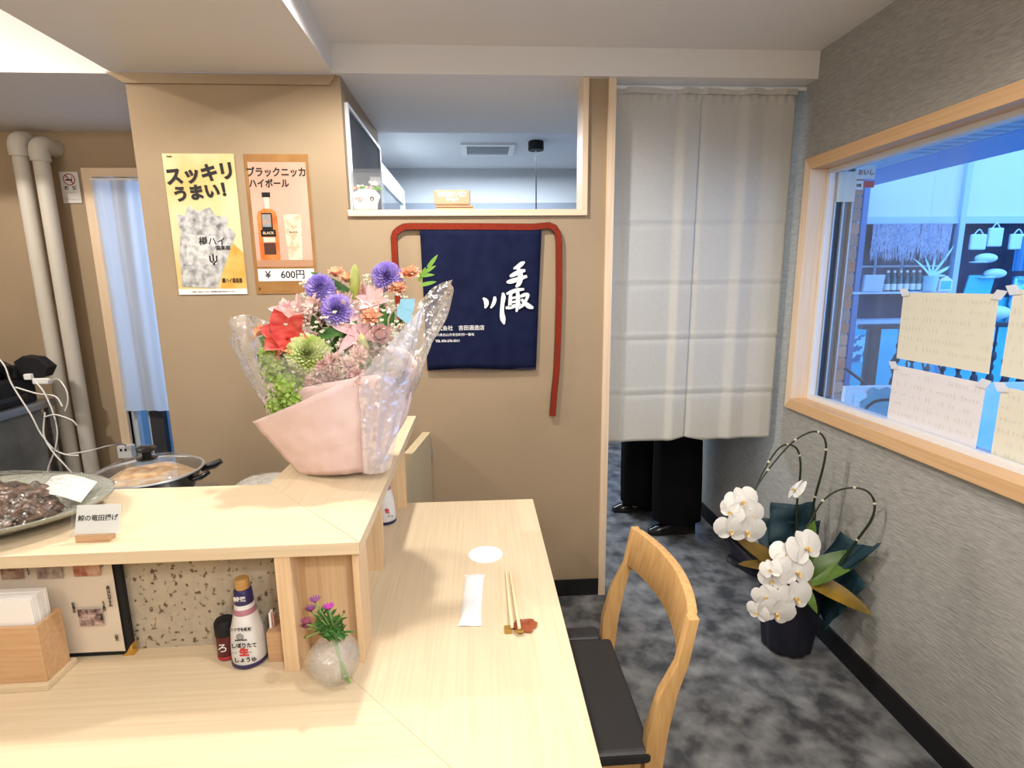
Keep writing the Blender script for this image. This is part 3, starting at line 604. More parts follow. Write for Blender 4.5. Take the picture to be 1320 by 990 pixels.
obj('paper_sheet', B().grid(lambda u, v: (-.985 + .12 * u - .03 * v, 1.19 + .10 * v - .03 * u, 1.044 + .008 * math.sin(u * 4) + .01 * v), 6, 6), PAPERW, pl, thick=.001)
cf = B(); cf.open = True
def wr_(a, z): return .012 * math.sin(a * 13) + .01 * math.sin(a * 29)
cf.lathe([(.20, 1.014), (.248, 1.033), (.256, 1.042), (.24, 1.047), (.20, 1.060), (.13, 1.080), (.06, 1.092), (.001, 1.093)], 72, (PX, PY, 0), 1, .74, jit=wr_)
obj('cling_film', cf, CLING, pl, smooth=True)
# name card
cd = thing('dish_name_card', 'white dish name card in a small wooden block on the shelf', 'card', (-.77, 1.05, 1.0))
obj('block', bx(-.802, 1.045, 1.0, -.737, 1.065, 1.0145), WBOX, cd, bevel=.001)
def tilt(x, z): return (x, 1.052 + (z - 1.0145) * .35, z)
b_ = B(); b_.add([tilt(-.806, 1.0147), tilt(-.722, 1.0147), tilt(-.722, 1.068), tilt(-.806, 1.068)], [(0, 1, 2, 3)])
obj('card', b_, PAPERW, cd, thick=.001)
text('鯨の竜田揚げ', .0128, INK, cd, (-.764, 1.0615, 1.043), upv=(0, .33, .944), off=.0003)
b_ = B(); b_.add([(-.81, 1.0445, 1.013), (-.716, 1.0445, 1.013), (-.716, 1.066, 1.070), (-.81, 1.066, 1.070)], [(0, 1, 2, 3)])
obj('acrylic_cover', b_, ACRY, cd, thick=.0015)
# ================================================================== under the shelf: menu, napkins, bottles
mn = thing('menu_book', 'open menu with food photos standing against the stone', 'menu', (-.87, 1.08, .72))
obj('cover', B().box(-1.10, 1.082, .7215, -.752, 1.094, .972), BLACK, mn, bevel=.002)
obj('page', B().grid(lambda u, v: (-1.095 + .33 * u, 1.078 - .002 * math.sin(u * 6), .733 + .236 * v), 6, 2), M('menu_page', (.70, .61, .50), .5), mn, thick=.001)
obj('corner_clip', B().prism([(-.775, .7205), (-.7505, .7205), (-.7505, .748), (-.756, .740), (-.764, .728)], 1.0795, 1.096, 'Y'), GOLD, mn)
phm = [M('food_photo_a', (.16, .05, .03), .4, col2=(.55, .40, .30), scale=60), M('food_photo_b', (.20, .14, .12), .4, col2=(.62, .52, .44), scale=50), M('food_photo_c', (.35, .10, .05), .4, col2=(.65, .42, .30), scale=60), M('food_photo_d', (.03, .015, .015), .4, col2=(.62, .45, .42), scale=70)]
for i, (x, z, w, h) in enumerate(((-.957, .930, .042, .036), (-.885, .928, .050, .036), (-.812, .930, .052, .036), (-.820, .818, .048, .038))):
    obj('food_photo', bx(x - w / 2, 1.0735, z - h / 2, x + w / 2, 1.0745, z + h / 2), phm[i], mn)
def vtext(s_, size, x, ztop, par, y, m=INK):
    text('\n'.join(s_), size, m, par, (x, y, ztop - size * .44 * len(s_)), off=.0001)
vtext('本日のおすすめ', .0085, -.776, .890, mn, 1.0735); vtext('店主', .008, -.775, .775, mn, 1.0735)
vtext('鶏の唐揚げ', .006, -.780, .955, mn, 1.0735); vtext('冷やしトマト', .006, -.925, .950, mn, 1.0735); vtext('枝豆煮込み', .006, -.850, .855, mn, 1.0735); vtext('さつま揚げ', .006, -.79, .855, mn, 1.0735)
nb = thing('napkin_box', 'pale wooden napkin box filled with white paper napkins', 'box', (-.95, 1.02, .72))
obj('box_body', B().box(-1.08, .995, .733, -.862, 1.003, .853).box(-1.08, 1.05, .733, -.862, 1.058, .853).box(-.870, 1.003, .733, -.862, 1.05, .853).box(-1.08, 1.003, .733, -.870, 1.05, .738), M('napkin_box_wood', (.62, .40, .22), .5, col2=(.55, .33, .17), scale=4, stretch=(2, 30, 30)), nb, bevel=.001)
obj('base', bx(-1.09, .985, .7203, -.855, 1.066, .733), WX, nb, bevel=.001)
nbk = B()
for i in range(9): nbk.box(-1.07, 1.0045 + i * .005, .742, -.873 - R.uniform(0, .002), 1.009 + i * .005, .905 + R.uniform(0, .003))
n1 = obj('napkins', nbk, PAPERW, nb, bevel=.0008); n1['kind'] = 'stuff'
# soy sauce bottle
LBL = M('bottle_label_white', (.70, .70, .70), .35); NVY = M('bottle_navy', (.03, .02, .10), .4)
def soy(cx, cy, label, rmul=1):
    t = thing('soy_sauce_bottle', label, 'bottle', (cx, cy, .72))
    P = [(.030, .721), (.034, .726), (.0345, .75), (.031, .80), (.022, .835), (.0175, .86)]
    b_ = B(); b_.open = True
    obj('body', b_.lathe([(r_ * rmul, z) for r_, z in P], 28, (cx, cy, 0)), LBL, t, smooth=True)
    obj('base_ring', B().lathe([(.0315, .7203), (.0352, .724), (.0352, .731), (.034, .732)], 28, (cx, cy, 0)), NVY, t, smooth=True)
    obj('shoulder_stripes', B().lathe([(.0222, .834), (.0226, .836), (.0205, .846), (.0200, .846)], 28, (cx, cy, 0)), M('stripe_mauve', (.42, .18, .25), .4), t, smooth=True)
    obj('neck_band', B().lathe([(.0185, .855), (.0190, .857), (.0170, .884), (.0150, .886)], 28, (cx, cy, 0)), NVY, t, smooth=True)
    obj('cap', B().lathe([(.0135, .885), (.0140, .888), (.0140, .904), (.0120, .908), (.001, .909)], 24, (cx, cy, 0)), M('cap_tan', (.48, .27, .09), .5), t, smooth=True)
    return t
s1 = soy(-.494, 1.048, 'white soy sauce bottle with tan cap beside the shelf post')
yy = 1.048 - .0355
RED = M('label_red', (.6, .03, .03), .5)
text('しぼりたて', .0115, INK, s1, (-.488, yy + .0010, .777), off=.0003, sx=.9); text('生', .019, RED, s1, (-.489, yy, .762), off=.001); text('しょうゆ', .0115, INK, s1, (-.488, yy, .745), off=.0003)
text('ーー　　　ーー', .006, INK, s1, (-.494, yy, .762)); text('いつでも新鮮', .0075, INK, s1, (-.494, yy + .006, .810), upv=(0, .25, .97), off=.0002)
text('KIKKOMAN', .0045, INK, s1, (-.494, yy + .0035, .788), off=.0002)
hx = B()
for r0, r1, n_ in ((.0058, .0075, 6), (.0022, .0038, 6)):
    hx.add([(-.494 + r * math.cos(2 * PI * (k + .5) / n_), y - .003, .7975 + r * math.sin(2 * PI * (k + .5) / n_)) for y in (yy + .0042,) for r in (r0, r1) for k in range(n_)], [(k, (k + 1) % n_, n_ + (k + 1) % n_, n_ + k) for k in range(n_)])
obj('emblem', hx, INK, s1)
text('特選', .012, WINK, s1, (-.494, 1.048 - .0187, .870), off=.0003)
sp = thing('spice_shaker', 'small black and dark red spice shaker behind the soy bottle', 'shaker', (-.546, 1.066, .72))
obj('body', B().lathe([(.017, .7205), (.019, .723), (.019, .775), (.018, .776)], 24, (-.546, 1.062, 0)), M('spice_red', (.10, .012, .015), .35), sp, smooth=True)
obj('band', B().lathe([(.0192, .7235), (.0196, .724), (.0196, .730), (.0192, .7305)], 24, (-.546, 1.062, 0)), M('band_red', (.42, .03, .04), .4), sp)
obj('lid', B().lathe([(.0198, .776), (.0202, .778), (.0200, .803), (.017, .808), (.001, .809)], 24, (-.546, 1.062, 0)), BLACK, sp, smooth=True)
text('ろ', .022, WINK, sp, (-.546, 1.0425, .752), off=.0002)
cb = thing('toothpick_box', 'small wooden box with paper packets between bottle and post', 'box', (-.435, 1.075, .72))
obj('box', B().box(-.452, 1.035, .7205, -.412, 1.085, .789), WBOX, cb, bevel=.001)
obj('packet', B().box(-.449, 1.05, .785, -.445, 1.065, .823), PAPERW, cb); obj('packet', B().box(-.442, 1.05, .785, -.439, 1.065, .818), M('packet_red', (.5, .25, .2), .5), cb)
s2 = soy(-.318, 1.70, 'white sauce bottle under the right arm of the shelf'); text('生', .016, RED, s2, (-.306, 1.6675, .77), off=.001); text('しょうゆ', .010, INK, s2, (-.306, 1.667, .752))
sb = thing('sauce_jar', 'dark jar just showing under the shelf corner', 'jar', (-.305, 1.20, .72))
obj('body', B().lathe([(.022, .7205), (.026, .725), (.026, .83), (.014, .85), (.014, .87)], 24, (-.312, 1.20, 0)), BLACKG, sb, smooth=True)
obj('lid', B().lathe([(.016, .87), (.016, .885), (.001, .886)], 20, (-.312, 1.20, 0)), NVY, sb)
# ------------------------------------------------------------------ glass vase with flowers
vx, vy, vz, vr = -.297, .972, .7695, .050
va = thing('glass_vase', 'round bubbly glass vase with small purple flowers', 'vase', (vx, vy, .72))
VG = film('bubble_glass', (1, 1, 1), .05, .04, .9, 70, .06, .35)
pr = []
for i in range(17):
    a = -PI / 2 + PI * (i + .0) / 18; pr.append((max(.018 if i == 0 else 0, vr * math.cos(a)), vz + vr * math.sin(a)))
b_ = B(); b_.open = True
obj('bowl', b_.lathe(pr, 36, (vx, vy, 0)), VG, va, smooth=True)
b_ = B(); b_.open = True
obj('bowl_inner', b_.lathe([(max(.001, r_ - .005), z + (.006 if i == 0 else 0)) for i, (r_, z) in enumerate(pr)], 32, (vx, vy, 0)), VG, va, smooth=True)
bb = B()
for i in range(70):
    a = R.uniform(0, 2 * PI); el = R.uniform(-1.3, .9); rr = vr * R.uniform(.88, .98); bb.ball((vx + rr * math.cos(a) * math.cos(el), vy + rr * math.sin(a) * math.cos(el), vz + rr * math.sin(el)), R.uniform(.0007, .0022), 5, 4)
o = obj('bubbles', bb, film('bubble_white', (1, 1, 1),   .4, .05, 0, body=.15), va); o['kind'] = 'stuff'
LEAFD = M('dark_leaf', (.03, .10, .025), .5, col2=(.08, .22, .04), scale=30); STEMG = M('green_stem', (.20, .36, .10), .5)
sprig = [((-.320, .955, .903), 0), ((-.296, .958, .885), 1), ((-.338, .95, .862), 2), ((-.342, .96, .846), 2), ((-.333, .965, .878), 0), ((-.268, .955, .878), 3), ((-.310, .95, .87), 3), ((-.345, .955, .828), 3)]
fl = [M('mauve_petal', (.22, .06, .20), .6), M('magenta_petal', (.42, .04, .36), .6), M('dusky_petal', (.25, .05, .10), .6), M('olive_bud', (.18, .14, .05), .6)]
for i, (p, k) in enumerate(sprig):
    base = (vx + .028 + .003 * i - .012, vy - .02 - .002 * i, .738)
    mid = (vx + .008 - .002 * i, vy - .002, .81 + .003 * i)
    obj('stem', B().tube(smoothpts([base, mid, ((mid[0] + p[0]) / 2, (mid[1] + p[1]) / 2, (mid[2] + p[2]) / 2 + .004), p], 4), .0016, 5), STEMG, va)
    b_ = B()
    for j in range(12 if k < 3 else 5):
        a = 2 * PI * j / 12; b_.petal(p, (math.cos(a), math.sin(a), .5 if k < 3 else 1.5), (0, 0, 1), (.014 if k < 3 else .005), .006, .2, .1, .3, 1, 2)
    obj('flower', b_, fl[k], va)
lv = B()
for i in range(120):
    t_ = R.uniform(.0, .85); x = vx + .012 - .03 * t_ + R.uniform(-.016, .016); z = .815 + .055 * t_; y = vy + R.uniform(-.018, .014)
    a = R.uniform(0, 6.28); lv.petal((x, y, z), (math.cos(a), math.sin(a) * .6, R.uniform(-.1, 1.1)), (0, -.3, 1), R.uniform(.012, .024), .0065, R.uniform(-.3, .4), .2, .1, 1, 3)
o = obj('leaves', lv, LEAFD, va); o['kind'] = 'stuff'
# ------------------------------------------------------------------ table setting
cs = thing('round_coaster', 'round white paper coaster on the counter table', 'coaster', (.008, 1.45, .72))
obj('disc', B().lathe([(.049, .7201), (.0495, .7206), (.0495, .7218), (.049, .7222), (.001, .7222)], 48, (.008, 1.45, 0)), PAPERW, cs, smooth=30)
tw = thing('wet_towel', 'white wet towel in a crimped wrapper on the counter table', 'towel', (-.028, 1.23, .72))
ang = math.atan2(-.055, .22)
def twf(u, v, top=1):
    d = Vector((.011, .214)); L = d.length; d = d / L; n = Vector((d.y, -d.x)); a = (u - .5) * .050 * (1 + .10 * (1 - min(1, min(v, 1 - v) * 9))); l = (v - .5) * .222
    e = min(1, min(v, 1 - v) * 9); puff = math.sin(PI * u) ** .6 * (.011 * e + .0012) + .0012 * math.sin(v * 60 + u * 7) * (1 - e)
    c = Vector((-.028, 1.232)) + d * l + n * a; return (c.x, c.y, .7212 + (puff + .0016 * noise.noise(Vector((u * 7, v * 14, 3))) if top else 0))
obj('wrapper', B().grid(lambda u, v: twf(u, v), 14, 40).grid(lambda u, v: twf(u, v, 0), 14, 40), M('wrapper_white', (.84, .84, .84), .35), tw, smooth=60)
obj('seam', B().grid(lambda u, v: tuple(Vector(twf(.55 + .1 * u, .06 + .88 * v)) + Vector((0, 0, .0012))), 2, 30), M('wrapper_seam', (.78, .78, .79), .3), tw, smooth=True)
cg = 'disposable chopsticks on the counter'
CH = M('chopstick_wood', (.80, .66, .42), .5)
for i, (a, b2) in enumerate((((.062, 1.343), (.062, 1.092)), ((.073, 1.343), (.078, 1.086)))):
    A, Bv = Vector((*a, .7245)), Vector((*b2, .7345)); d = (Bv - A); n = Vector((-d.y, d.x, 0)).normalized(); vs = []
    for p, w in ((A, .0024), (Bv, .0036)):
        for s_, h in ((-1, -1), (1, -1), (1, 1), (-1, 1)): vs.append(p + n * w * s_ + Vector((0, 0, w * h)))
    o = obj('chopstick', B().add(vs, [(0, 1, 2, 3), (4, 5, 6, 7), (0, 1, 5, 4), (1, 2, 6, 5), (2, 3, 7, 6), (3, 0, 4, 7)]), CH, bevel=.0005)
    tag(o, ('pale wooden chopstick lying nearer the wet towel', 'pale wooden chopstick lying on the side of the chair')[i], 'chopstick', cg)
rs = thing('chopstick_rest', 'red-brown leaf-shaped chopstick rest on the counter table', 'rest', (.085, 1.11, .72))
RST = M('russet_glaze', (.25, .05, .02), .15, col2=(.34, .10, .04), scale=40, coat=.5)
b_ = B(); lf = []
for k in range(24):
    a = 2 * PI * k / 24; r_ = .027 * (1 + .12 * math.cos(6 * a)) * (1.25 if math.cos(a - .5) > .93 else 1); lf.append((.090 + r_ * math.cos(a), 1.108 + r_ * .85 * math.sin(a)))
obj('leaf', B().prism(lf, .7202, .7275), RST, rs, bevel=.001)
obj('gold_edge', B().box(.045, 1.088, .7202, .062, 1.108, .7285).box(.068, 1.078, .7275, .088, 1.087, .7300), M('gold_glaze', (.45, .28, .06), .3, metal=.5), rs, bevel=.001)
# ================================================================== BOUQUET
bq = thing('flower_bouquet', 'large mixed bouquet wrapped in pink paper and clear film', 'bouquet', (-.39, 1.43, 1.0))
bx0, by0 = -.385, 1.45
PAPP = M('pink_crepe_paper', (.76, .60, .57), .75, col2=(.70, .52, .49), scale=9, bump=1, bscale=14, sss=0)
def cone(rfn, zfn, nu, nv, amp, seed, a0=0, a1=2 * PI):
    def fn(u, v):
        a = a0 + (a1 - a0) * u; zt = zfn(a); z = 1.003 + (zt - 1.003) * v
        if v < .06: r_ = rfn(a, 1.003) * (v / .06) ** .4 if v > 0 else 0; z = 1.002 + .004 * v
        else: r_ = rfn(a, z)
        r_ *= 1 + amp * noise.noise(Vector((math.cos(a) * 3.1, math.sin(a) * 3.1, z * 9 + seed))) + amp * .35 * math.sin(a * 17 + seed + z * 12)
        cxx = bx0 - .02 * (z - 1) * 0; return (cxx + r_ * math.cos(a) + .10 * (z - 1.0) * .3, by0 + r_ * math.sin(a) * .72, z)
    return B().grid(fn, nu, nv)
def prf(a, z): h = z - 1; return .108 + .12 * min(h, .12) / .12 * .3 + .20 * h + (.04 * h if math.cos(a) > 0 else 0)
def prim(a):   # rim height: low front-left, high right and back
    s_ = math.cos(a - math.radians(-35)); return 1.235 + .045 * s_ + (.10 * max(0, math.sin(a)))
obj('paper_wrap', cone(prf, prim, 72, 16, .05, 3), PAPP, bq, smooth=70, thick=.001)
# folded paper flap across the front
def flap(u, v):
    x0 = Vector((-.55, 1.31, 1.17)).lerp(Vector((-.275, 1.325, 1.285)), u); x1 = Vector((-.47, 1.365, 1.015)).lerp(Vector((-.29, 1.365, 1.015)), u)
    p = x1.lerp(x0, v); p.y -= .045 * math.sin(PI * u) * (.4 + .6 * v) + .005 * noise.noise(Vector((u * 8, v * 8, 1))); return p
obj('paper_flap', B().grid(flap, 20, 14), PAPP, bq, smooth=True, thick=.001)
def ffr(a, z): h = z - 1; return .112 + .36 * h + .05 * h * math.cos(a * 2)
def frim(a): return 1.43 + .045 * math.cos(a) + .03 * math.sin(a * 5) - (.10 if math.sin(a) < -.5 else 0)
obj('clear_film', cone(ffr, frim, 110, 18, .07, 9), FILM, bq, smooth=70)
def flap2(u, v):
    p = Vector((-.30, 1.34, 1.02)).lerp(Vector((-.235, 1.36, 1.02)), u).lerp(Vector((-.29, 1.31, 1.27)).lerp(Vector((-.135, 1.42, 1.44)), u), v)
    p.y -= .02 * math.sin(PI * u) + .012 * noise.noise(Vector((u * 6, v * 7, 5))); return p
obj('film_fold', B().grid(flap2, 16, 18), film('milky_film', (.95, .9, .97), .2, .15, 1, 40, .38), bq, smooth=70)
def ringz(n, l=1): return [2 * PI * k / n for k in range(n)]
TOC = Vector((.25, -1, .35)).normalized()
def pom(c, r_, m, n, pw=.28, name='flower', axis=TOC, sub_=None):
    b_ = B(); c = Vector(c)
    for i in range(n):
        z = 1 - 1.55 * (i + .5) / n; a = i * 2.39996; q = math.sqrt(max(0, 1 - z * z)); ax = axis; u = ax.cross(Vector((1, 0, .1))).normalized(); w = ax.cross(u)
        d = ax * z + (u * math.cos(a) + w * math.sin(a)) * q
        b_.petal(c + d * r_ * .35, d, ax + Vector((0, 0, .01)), r_ * R.uniform(.6, .75), r_ * pw, .25, .35, .4, 1, 2)
    b_.ball(c, r_ * .55, 8, 6); return obj(name, b_, m, bq)
VIO = M('violet_petal', (.28, .19, .62), .6, col2=(.55, .45, .85), scale=60)
pom((-.400, 1.44, 1.485), .036, VIO, 170, .26, name='violet_aster'); pom((-.352, 1.40, 1.430), .040, VIO, 200, .26, name='violet_aster'); pom((-.232, 1.45, 1.512), .038, VIO, 190, .26, name='violet_aster')
pom((-.420, 1.36, 1.325), .050, M('lime_petal', (.44, .56, .12), .6, col2=(.80, .84, .52), scale=35), 240, .25, name='green_chrysanthemum')
# green viburnum heads
VIB = M('viburnum_green', (.18, .34, .035), .6, col2=(.42, .56, .14), scale=70)
for c, r_ in (((-.505, 1.37, 1.29), .040), ((-.470, 1.34, 1.255), .045), ((-.495, 1.35, 1.20), .035), ((-.455, 1.33, 1.215), .030), ((-.520, 1.38, 1.32), .028)):
    b_ = B(); c = Vector(c)
    for i in range(75):
        z = 1 - 2 * (i + .5) / 75; a = i * 2.4; q = math.sqrt(1 - z * z); d = Vector((q * math.cos(a), q * math.sin(a), z)); p = c + d * r_ * R.uniform(.72, 1.05)
        t1 = d.orthogonal().normalized(); t2 = d.cross(t1)
        for k in range(4):
            an = k * PI / 2 + i; b_.petal(p, t1 * math.cos(an) + t2 * math.sin(an) + d * .3, d, .0075, .0065, .1, .2, .5, 1, 2)
    b_.ball(c, r_ * .7, 8, 6); obj('viburnum_head', b_, VIB, bq)
# red lily-like bloom
def bloom(c, ax, m, n, L, Wd, open_=.7, curl=-.25, cup=.2, name='flower', layers=1, ruf=0):
    b_ = B(); c = Vector(c); ax = Vector(ax).normalized(); u = ax.orthogonal().normalized(); w = ax.cross(u)
    for l in range(layers):
        for k in range(n):
            a = 2 * PI * (k + .5 * l) / n + R.uniform(-.1, .1); rd = u * math.cos(a) + w * math.sin(a); op = open_ * (1 - .28 * l)
            b_.petal(c, rd * op + ax * (1.05 - op), ax - rd * .2, L * (1 - .15 * l) * R.uniform(.9, 1.08), Wd, curl, cup, .05, 4, 6, ruf)
    return obj(name, b_, m, bq, smooth=180)
REDP = M('coral_red_petal', (.62, .05, .05), .5, col2=(.80, .16, .12), scale=25, stretch=(1, 1, 3))
PNK = M('pink_petal', (.80, .42, .44), .55, col2=(.88, .62, .58), scale=20); PPK = M('pale_pink_petal', (.84, .58, .55), .55, col2=(.88, .72, .68), scale=25)
PCH = M('peach_petal', (.86, .36, .20), .55, col2=(.90, .56, .38), scale=25); LIL = M('lily_pink', (.78, .45, .50), .5, col2=(.88, .66, .66), scale=12)
bloom((-.475, 1.385, 1.360), (.1, -.8, .4), REDP, 6, .080, .055, .62, .1, .25, 'red_lily')
bloom((-.490, 1.37, 1.345), (-.6, -.8, -.2), M('coral_petal', (.84, .27, .18), .5), 5, .045, .03, .6, -.2, .2, 'coral_bloom')
bloom((-.300, 1.39, 1.375), (.1, -.9, .3), LIL, 6, .070, .028, .85, -.15, .2, 'pink_lily')
bloom((-.330, 1.43, 1.40), (-.2, -.4, .9), LIL, 6, .085, .026, .35, .0, .3, 'pink_lily')
bloom((-.278, 1.46, 1.40), (.1, -.1, 1), LIL, 6, .10, .032, .25, .0, .3, 'pink_lily')
bloom((-.245, 1.375, 1.365), (.2, -.9, .3), PNK, 7, .046, .040, .55, .2, .35, 'pink_lisianthus', 2, .03)
bloom((-.265, 1.39, 1.41), (0, -.8, .5), PCH, 8, .032, .022, .6, -.2, .3, 'peach_carnation', 3, .1)
for c in ((-.172, 1.45, 1.515), (-.205, 1.43, 1.478)): bloom(c, (0, -.5, .8), PCH, 8, .032, .024, .75, -.1, .3, 'peach_carnation', 3, .1)
for c, ax in (((-.545, 1.42, 1.375), (-.6, -.5, .4)), ((-.335, 1.46, 1.50), (0, -.4, .8)), ((-.365, 1.47, 1.515), (0, -.4, .8))): bloom(c, ax, PCH, 6, .030, .020, .55, -.1, .3, 'peach_bud_bloom', 2)
for c in ((-.490, 1.45, 1.42), (-.455, 1.46, 1.425), (-.425, 1.45, 1.40), (-.405, 1.47, 1.43), (-.37, 1.48, 1.46), (-.290, 1.48, 1.46), (-.265, 1.42, 1.445)): bloom(c, (R.uniform(-.5, .4), -.8, .6), PPK if R.random() < .6 else PNK, 6, .048, .026, .6, -.15, .25, 'pink_alstroemeria', 1)
DUS = M('dusty_pink_petal', (.72, .44, .42), .6, col2=(.86, .68, .62), scale=40)
for c in ((-.378, 1.335, 1.295), (-.352, 1.33, 1.31), (-.345, 1.335, 1.275), (-.318, 1.34, 1.30), (-.372, 1.335, 1.265), (-.295, 1.35, 1.32), (-.395, 1.34, 1.28), (-.405, 1.335, 1.255), (-.30, 1.33, 1.275)): bloom(c, (R.uniform(-.4, .4), -.9, .4), DUS, 9, .030, .013, .75, -.1, .3, 'dusty_pink_bloom', 3, .15)
WHF = M('white_filler', (.82, .82, .68), .6)
b_ = B()
for i in range(150):
    if i < 40: c = (R.uniform(-.45, -.40), 1.44, R.uniform(1.40, 1.50))
    elif i < 80: c = (R.uniform(-.29, -.24), 1.46, R.uniform(1.47, 1.52))
    else: c = (R.uniform(-.25, -.18), R.uniform(1.40, 1.46), R.uniform(1.33, 1.47))
    for k in range(5): a = k * 1.257 + i; b_.petal(c, (math.cos(a), math.sin(a) - .4, .7), (0, -1, .3), .008, .005, .2, .2, .3, 1, 2)
o = obj('small_white_flowers', b_, WHF, bq); o['kind'] = 'stuff'
obj('lily_bud', B().tube([(-.318, 1.45, 1.455), (-.317, 1.45, 1.475), (-.315, 1.45, 1.505), (-.313, 1.45, 1.53), (-.312, 1.45, 1.545)], [.005, .012, .0145, .010, .002], 12), M('bud_green', (.38, .45, .08), .5, col2=(.55, .58, .20), scale=20), bq, smooth=True)
obj('lily_bud', B().tube([(-.275, 1.37, 1.335), (-.283, 1.365, 1.35), (-.287, 1.36, 1.365), (-.288, 1.36, 1.375)], [.004, .009, .009, .002], 10), M('bud_pale', (.62, .66, .30), .5), bq, smooth=True)
GLF = M('glossy_leaf', (.03, .13, .03), .4, col2=(.09, .24, .05), scale=15); YLF = M('lime_leaf', (.22, .46, .06), .5)
for a, d, L, wd in (((-.335, 1.46, 1.475), (-1.1, 0, .65), .11, .022), ((-.40, 1.40, 1.365), (.9, -.2, .25), .09, .03), ((-.47, 1.40, 1.33), (1, -.3, .5), .09, .03), ((-.535, 1.38, 1.37), (.6, -.3, -.9), .05, .02), ((-.43, 1.35, 1.22), (.7, -.2, .5), .08, .03), ((-.40, 1.345, 1.24), (-.6, -.2, -.4), .06, .03), ((-.25, 1.42, 1.44), (.2, -.3, -.9), .07, .03)):
    obj('leaf', B().petal(a, d, (0, -1, .5), L, wd, -.1, .2, .02, 2, 8), GLF, bq, smooth=True)
for a, d in (((-.150, 1.45, 1.50), (.5, 0, .9)), ((-.140, 1.45, 1.52), (.9, -.1, .45)), ((-.125, 1.45, 1.535), (.6, 0, .7)), ((-.150, 1.45, 1.515), (1, 0, .0)), ((-.145, 1.45, 1.49), (.8, 0, .15))):
    obj('leaf', B().petal(a, d, (0, -1, .3), .042, .011, .1, .2, .02, 1, 5), YLF, bq)
for i in range(26):
    t_ = i / 25; c = (-.50 + .27 * R.random(), R.uniform(1.40, 1.44), R.uniform(1.30, 1.455)); bloom(c, (R.uniform(-.5, .4), -.9, .5), R.choice([PPK, PPK, DUS, LIL]), 7, R.uniform(.026, .036), .016, .7, -.1, .3, 'pale_pink_bloom', 2, .1)
b_ = B()
for i in range(110):
    c = (R.uniform(-.50, -.22), R.uniform(1.35, 1.42), R.uniform(1.26, 1.44))
    for k in range(5): a = k * 1.257 + i; b_.petal(c, (math.cos(a), math.sin(a) - .4, .7), (0, -1, .3), .007, .005, .2, .2, .3, 1, 2)
o = obj('cream_filler_flowers', b_, WHF, bq); o['kind'] = 'stuff'
fb_ = B()
for i in range(120):
    c = (R.uniform(-.50, -.22), R.uniform(1.40, 1.48), R.uniform(1.24, 1.40)); a = R.uniform(0, 6.28)
    fb_.petal(c, (math.cos(a), -.3, math.sin(a) + .4), (0, -1, .2), .04, .013, .1, .2, .05, 1, 3)
o = obj('foliage', fb_, LEAFD, bq); o['kind'] = 'stuff'
stm = B()
for i in range(16): a = i * 2.4; stm.tube([(bx0 + .05 * math.cos(a), by0 + .03 * math.sin(a), 1.01), (bx0 + .11 * math.cos(a), by0 + .05 * math.sin(a), 1.36)], .003, 5)
o = obj('stems', stm, STEMG, bq); o['kind'] = 'stuff'
obj('blue_ribbon', B().grid(lambda u, v: (-.205 + .035 * u + .012 * v, 1.40 + .01 * u, 1.415 + .045 * v - .03 * u * (1 - v) + .012 * math.sin(v * 6)), 3, 3), M('ribbon_blue', (.30, .62, .80), .4), bq, thick=.001)
# ================================================================== CHAIR
ch = thing('dining_chair', 'oak framed chair with black padded seat pushed to the counter', 'chair', (.25, 1.18, 0))
def loft(secs):
    b_ = B(); vs = [v for s_ in secs for v in s_]; n = len(secs[0]); fs = []
    for i in range(len(secs) - 1):
        for k in range(n): fs.append((i * n + k, i * n + (k + 1) % n, (i + 1) * n + (k + 1) % n, (i + 1) * n + k))
    fs += [tuple(range(n))[::-1], tuple((len(secs) - 1) * n + k for k in range(n))]; return b_.add(vs, fs)
def backx(y): t_ = (y - 1.243) / .225; return .492 - .045 * t_ * t_
secs = []
for i in range(21):
    y = 1.040 + .406 * i / 20; x = backx(y)
    secs.append([(x - .032, y, .672), (x - .010, y, .672), (x + .010, y, .782), (x - .012, y, .782)])
obj('top_rail', loft(secs), WCH, ch, bevel=.0015, smooth=40)
for s_, yb in ((1, 1.457), (-1, 1.029)):
    X = backx(yb); sec = []
    for z, x, w, d in ((.0, .43, .014, .013), (.25, .395, .017, .015), (.40, .372, .021, .016), (.50, .380, .023, .015), (.60, .402, .019, .013), (.672, X - .021, .013, .0115), (.782, X - .001, .011, .0115)):
        sec.append([(x - w, yb - d, z), (x + w, yb - d, z), (x + w, yb + d, z), (x - w, yb + d, z)])
    obj('back_leg', loft(sec), WCH, ch, bevel=.0015, smooth=60)
for yb in (1.44, 1.046): obj('front_leg', loft([[(x - .013, yb - .013, z), (x + .013, yb - .013, z), (x + .013, yb + .013, z), (x - .013, yb + .013, z)] for z, x in ((0, -.045), (.42, -.03))]), WCH, ch, bevel=.003)
obj('seat_frame', B().box(-.05, 1.033, .385, .372, 1.053, .425).box(-.05, 1.433, .385, .372, 1.453, .425).box(.35, 1.053, .385, .372, 1.433, .425).box(-.05, 1.053, .385, -.03, 1.433, .425), WCH, ch, bevel=.002)
obj('seat', B().box(-.055, 1.012, .425, .372, 1.41 + .0, .462).box(-.055, 1.41, .425, .345, 1.47, .462), M('black_leatherette', (.022, .021, .022), .45, bump=.3, bscale=200), ch, bevel=.012, seg=3)
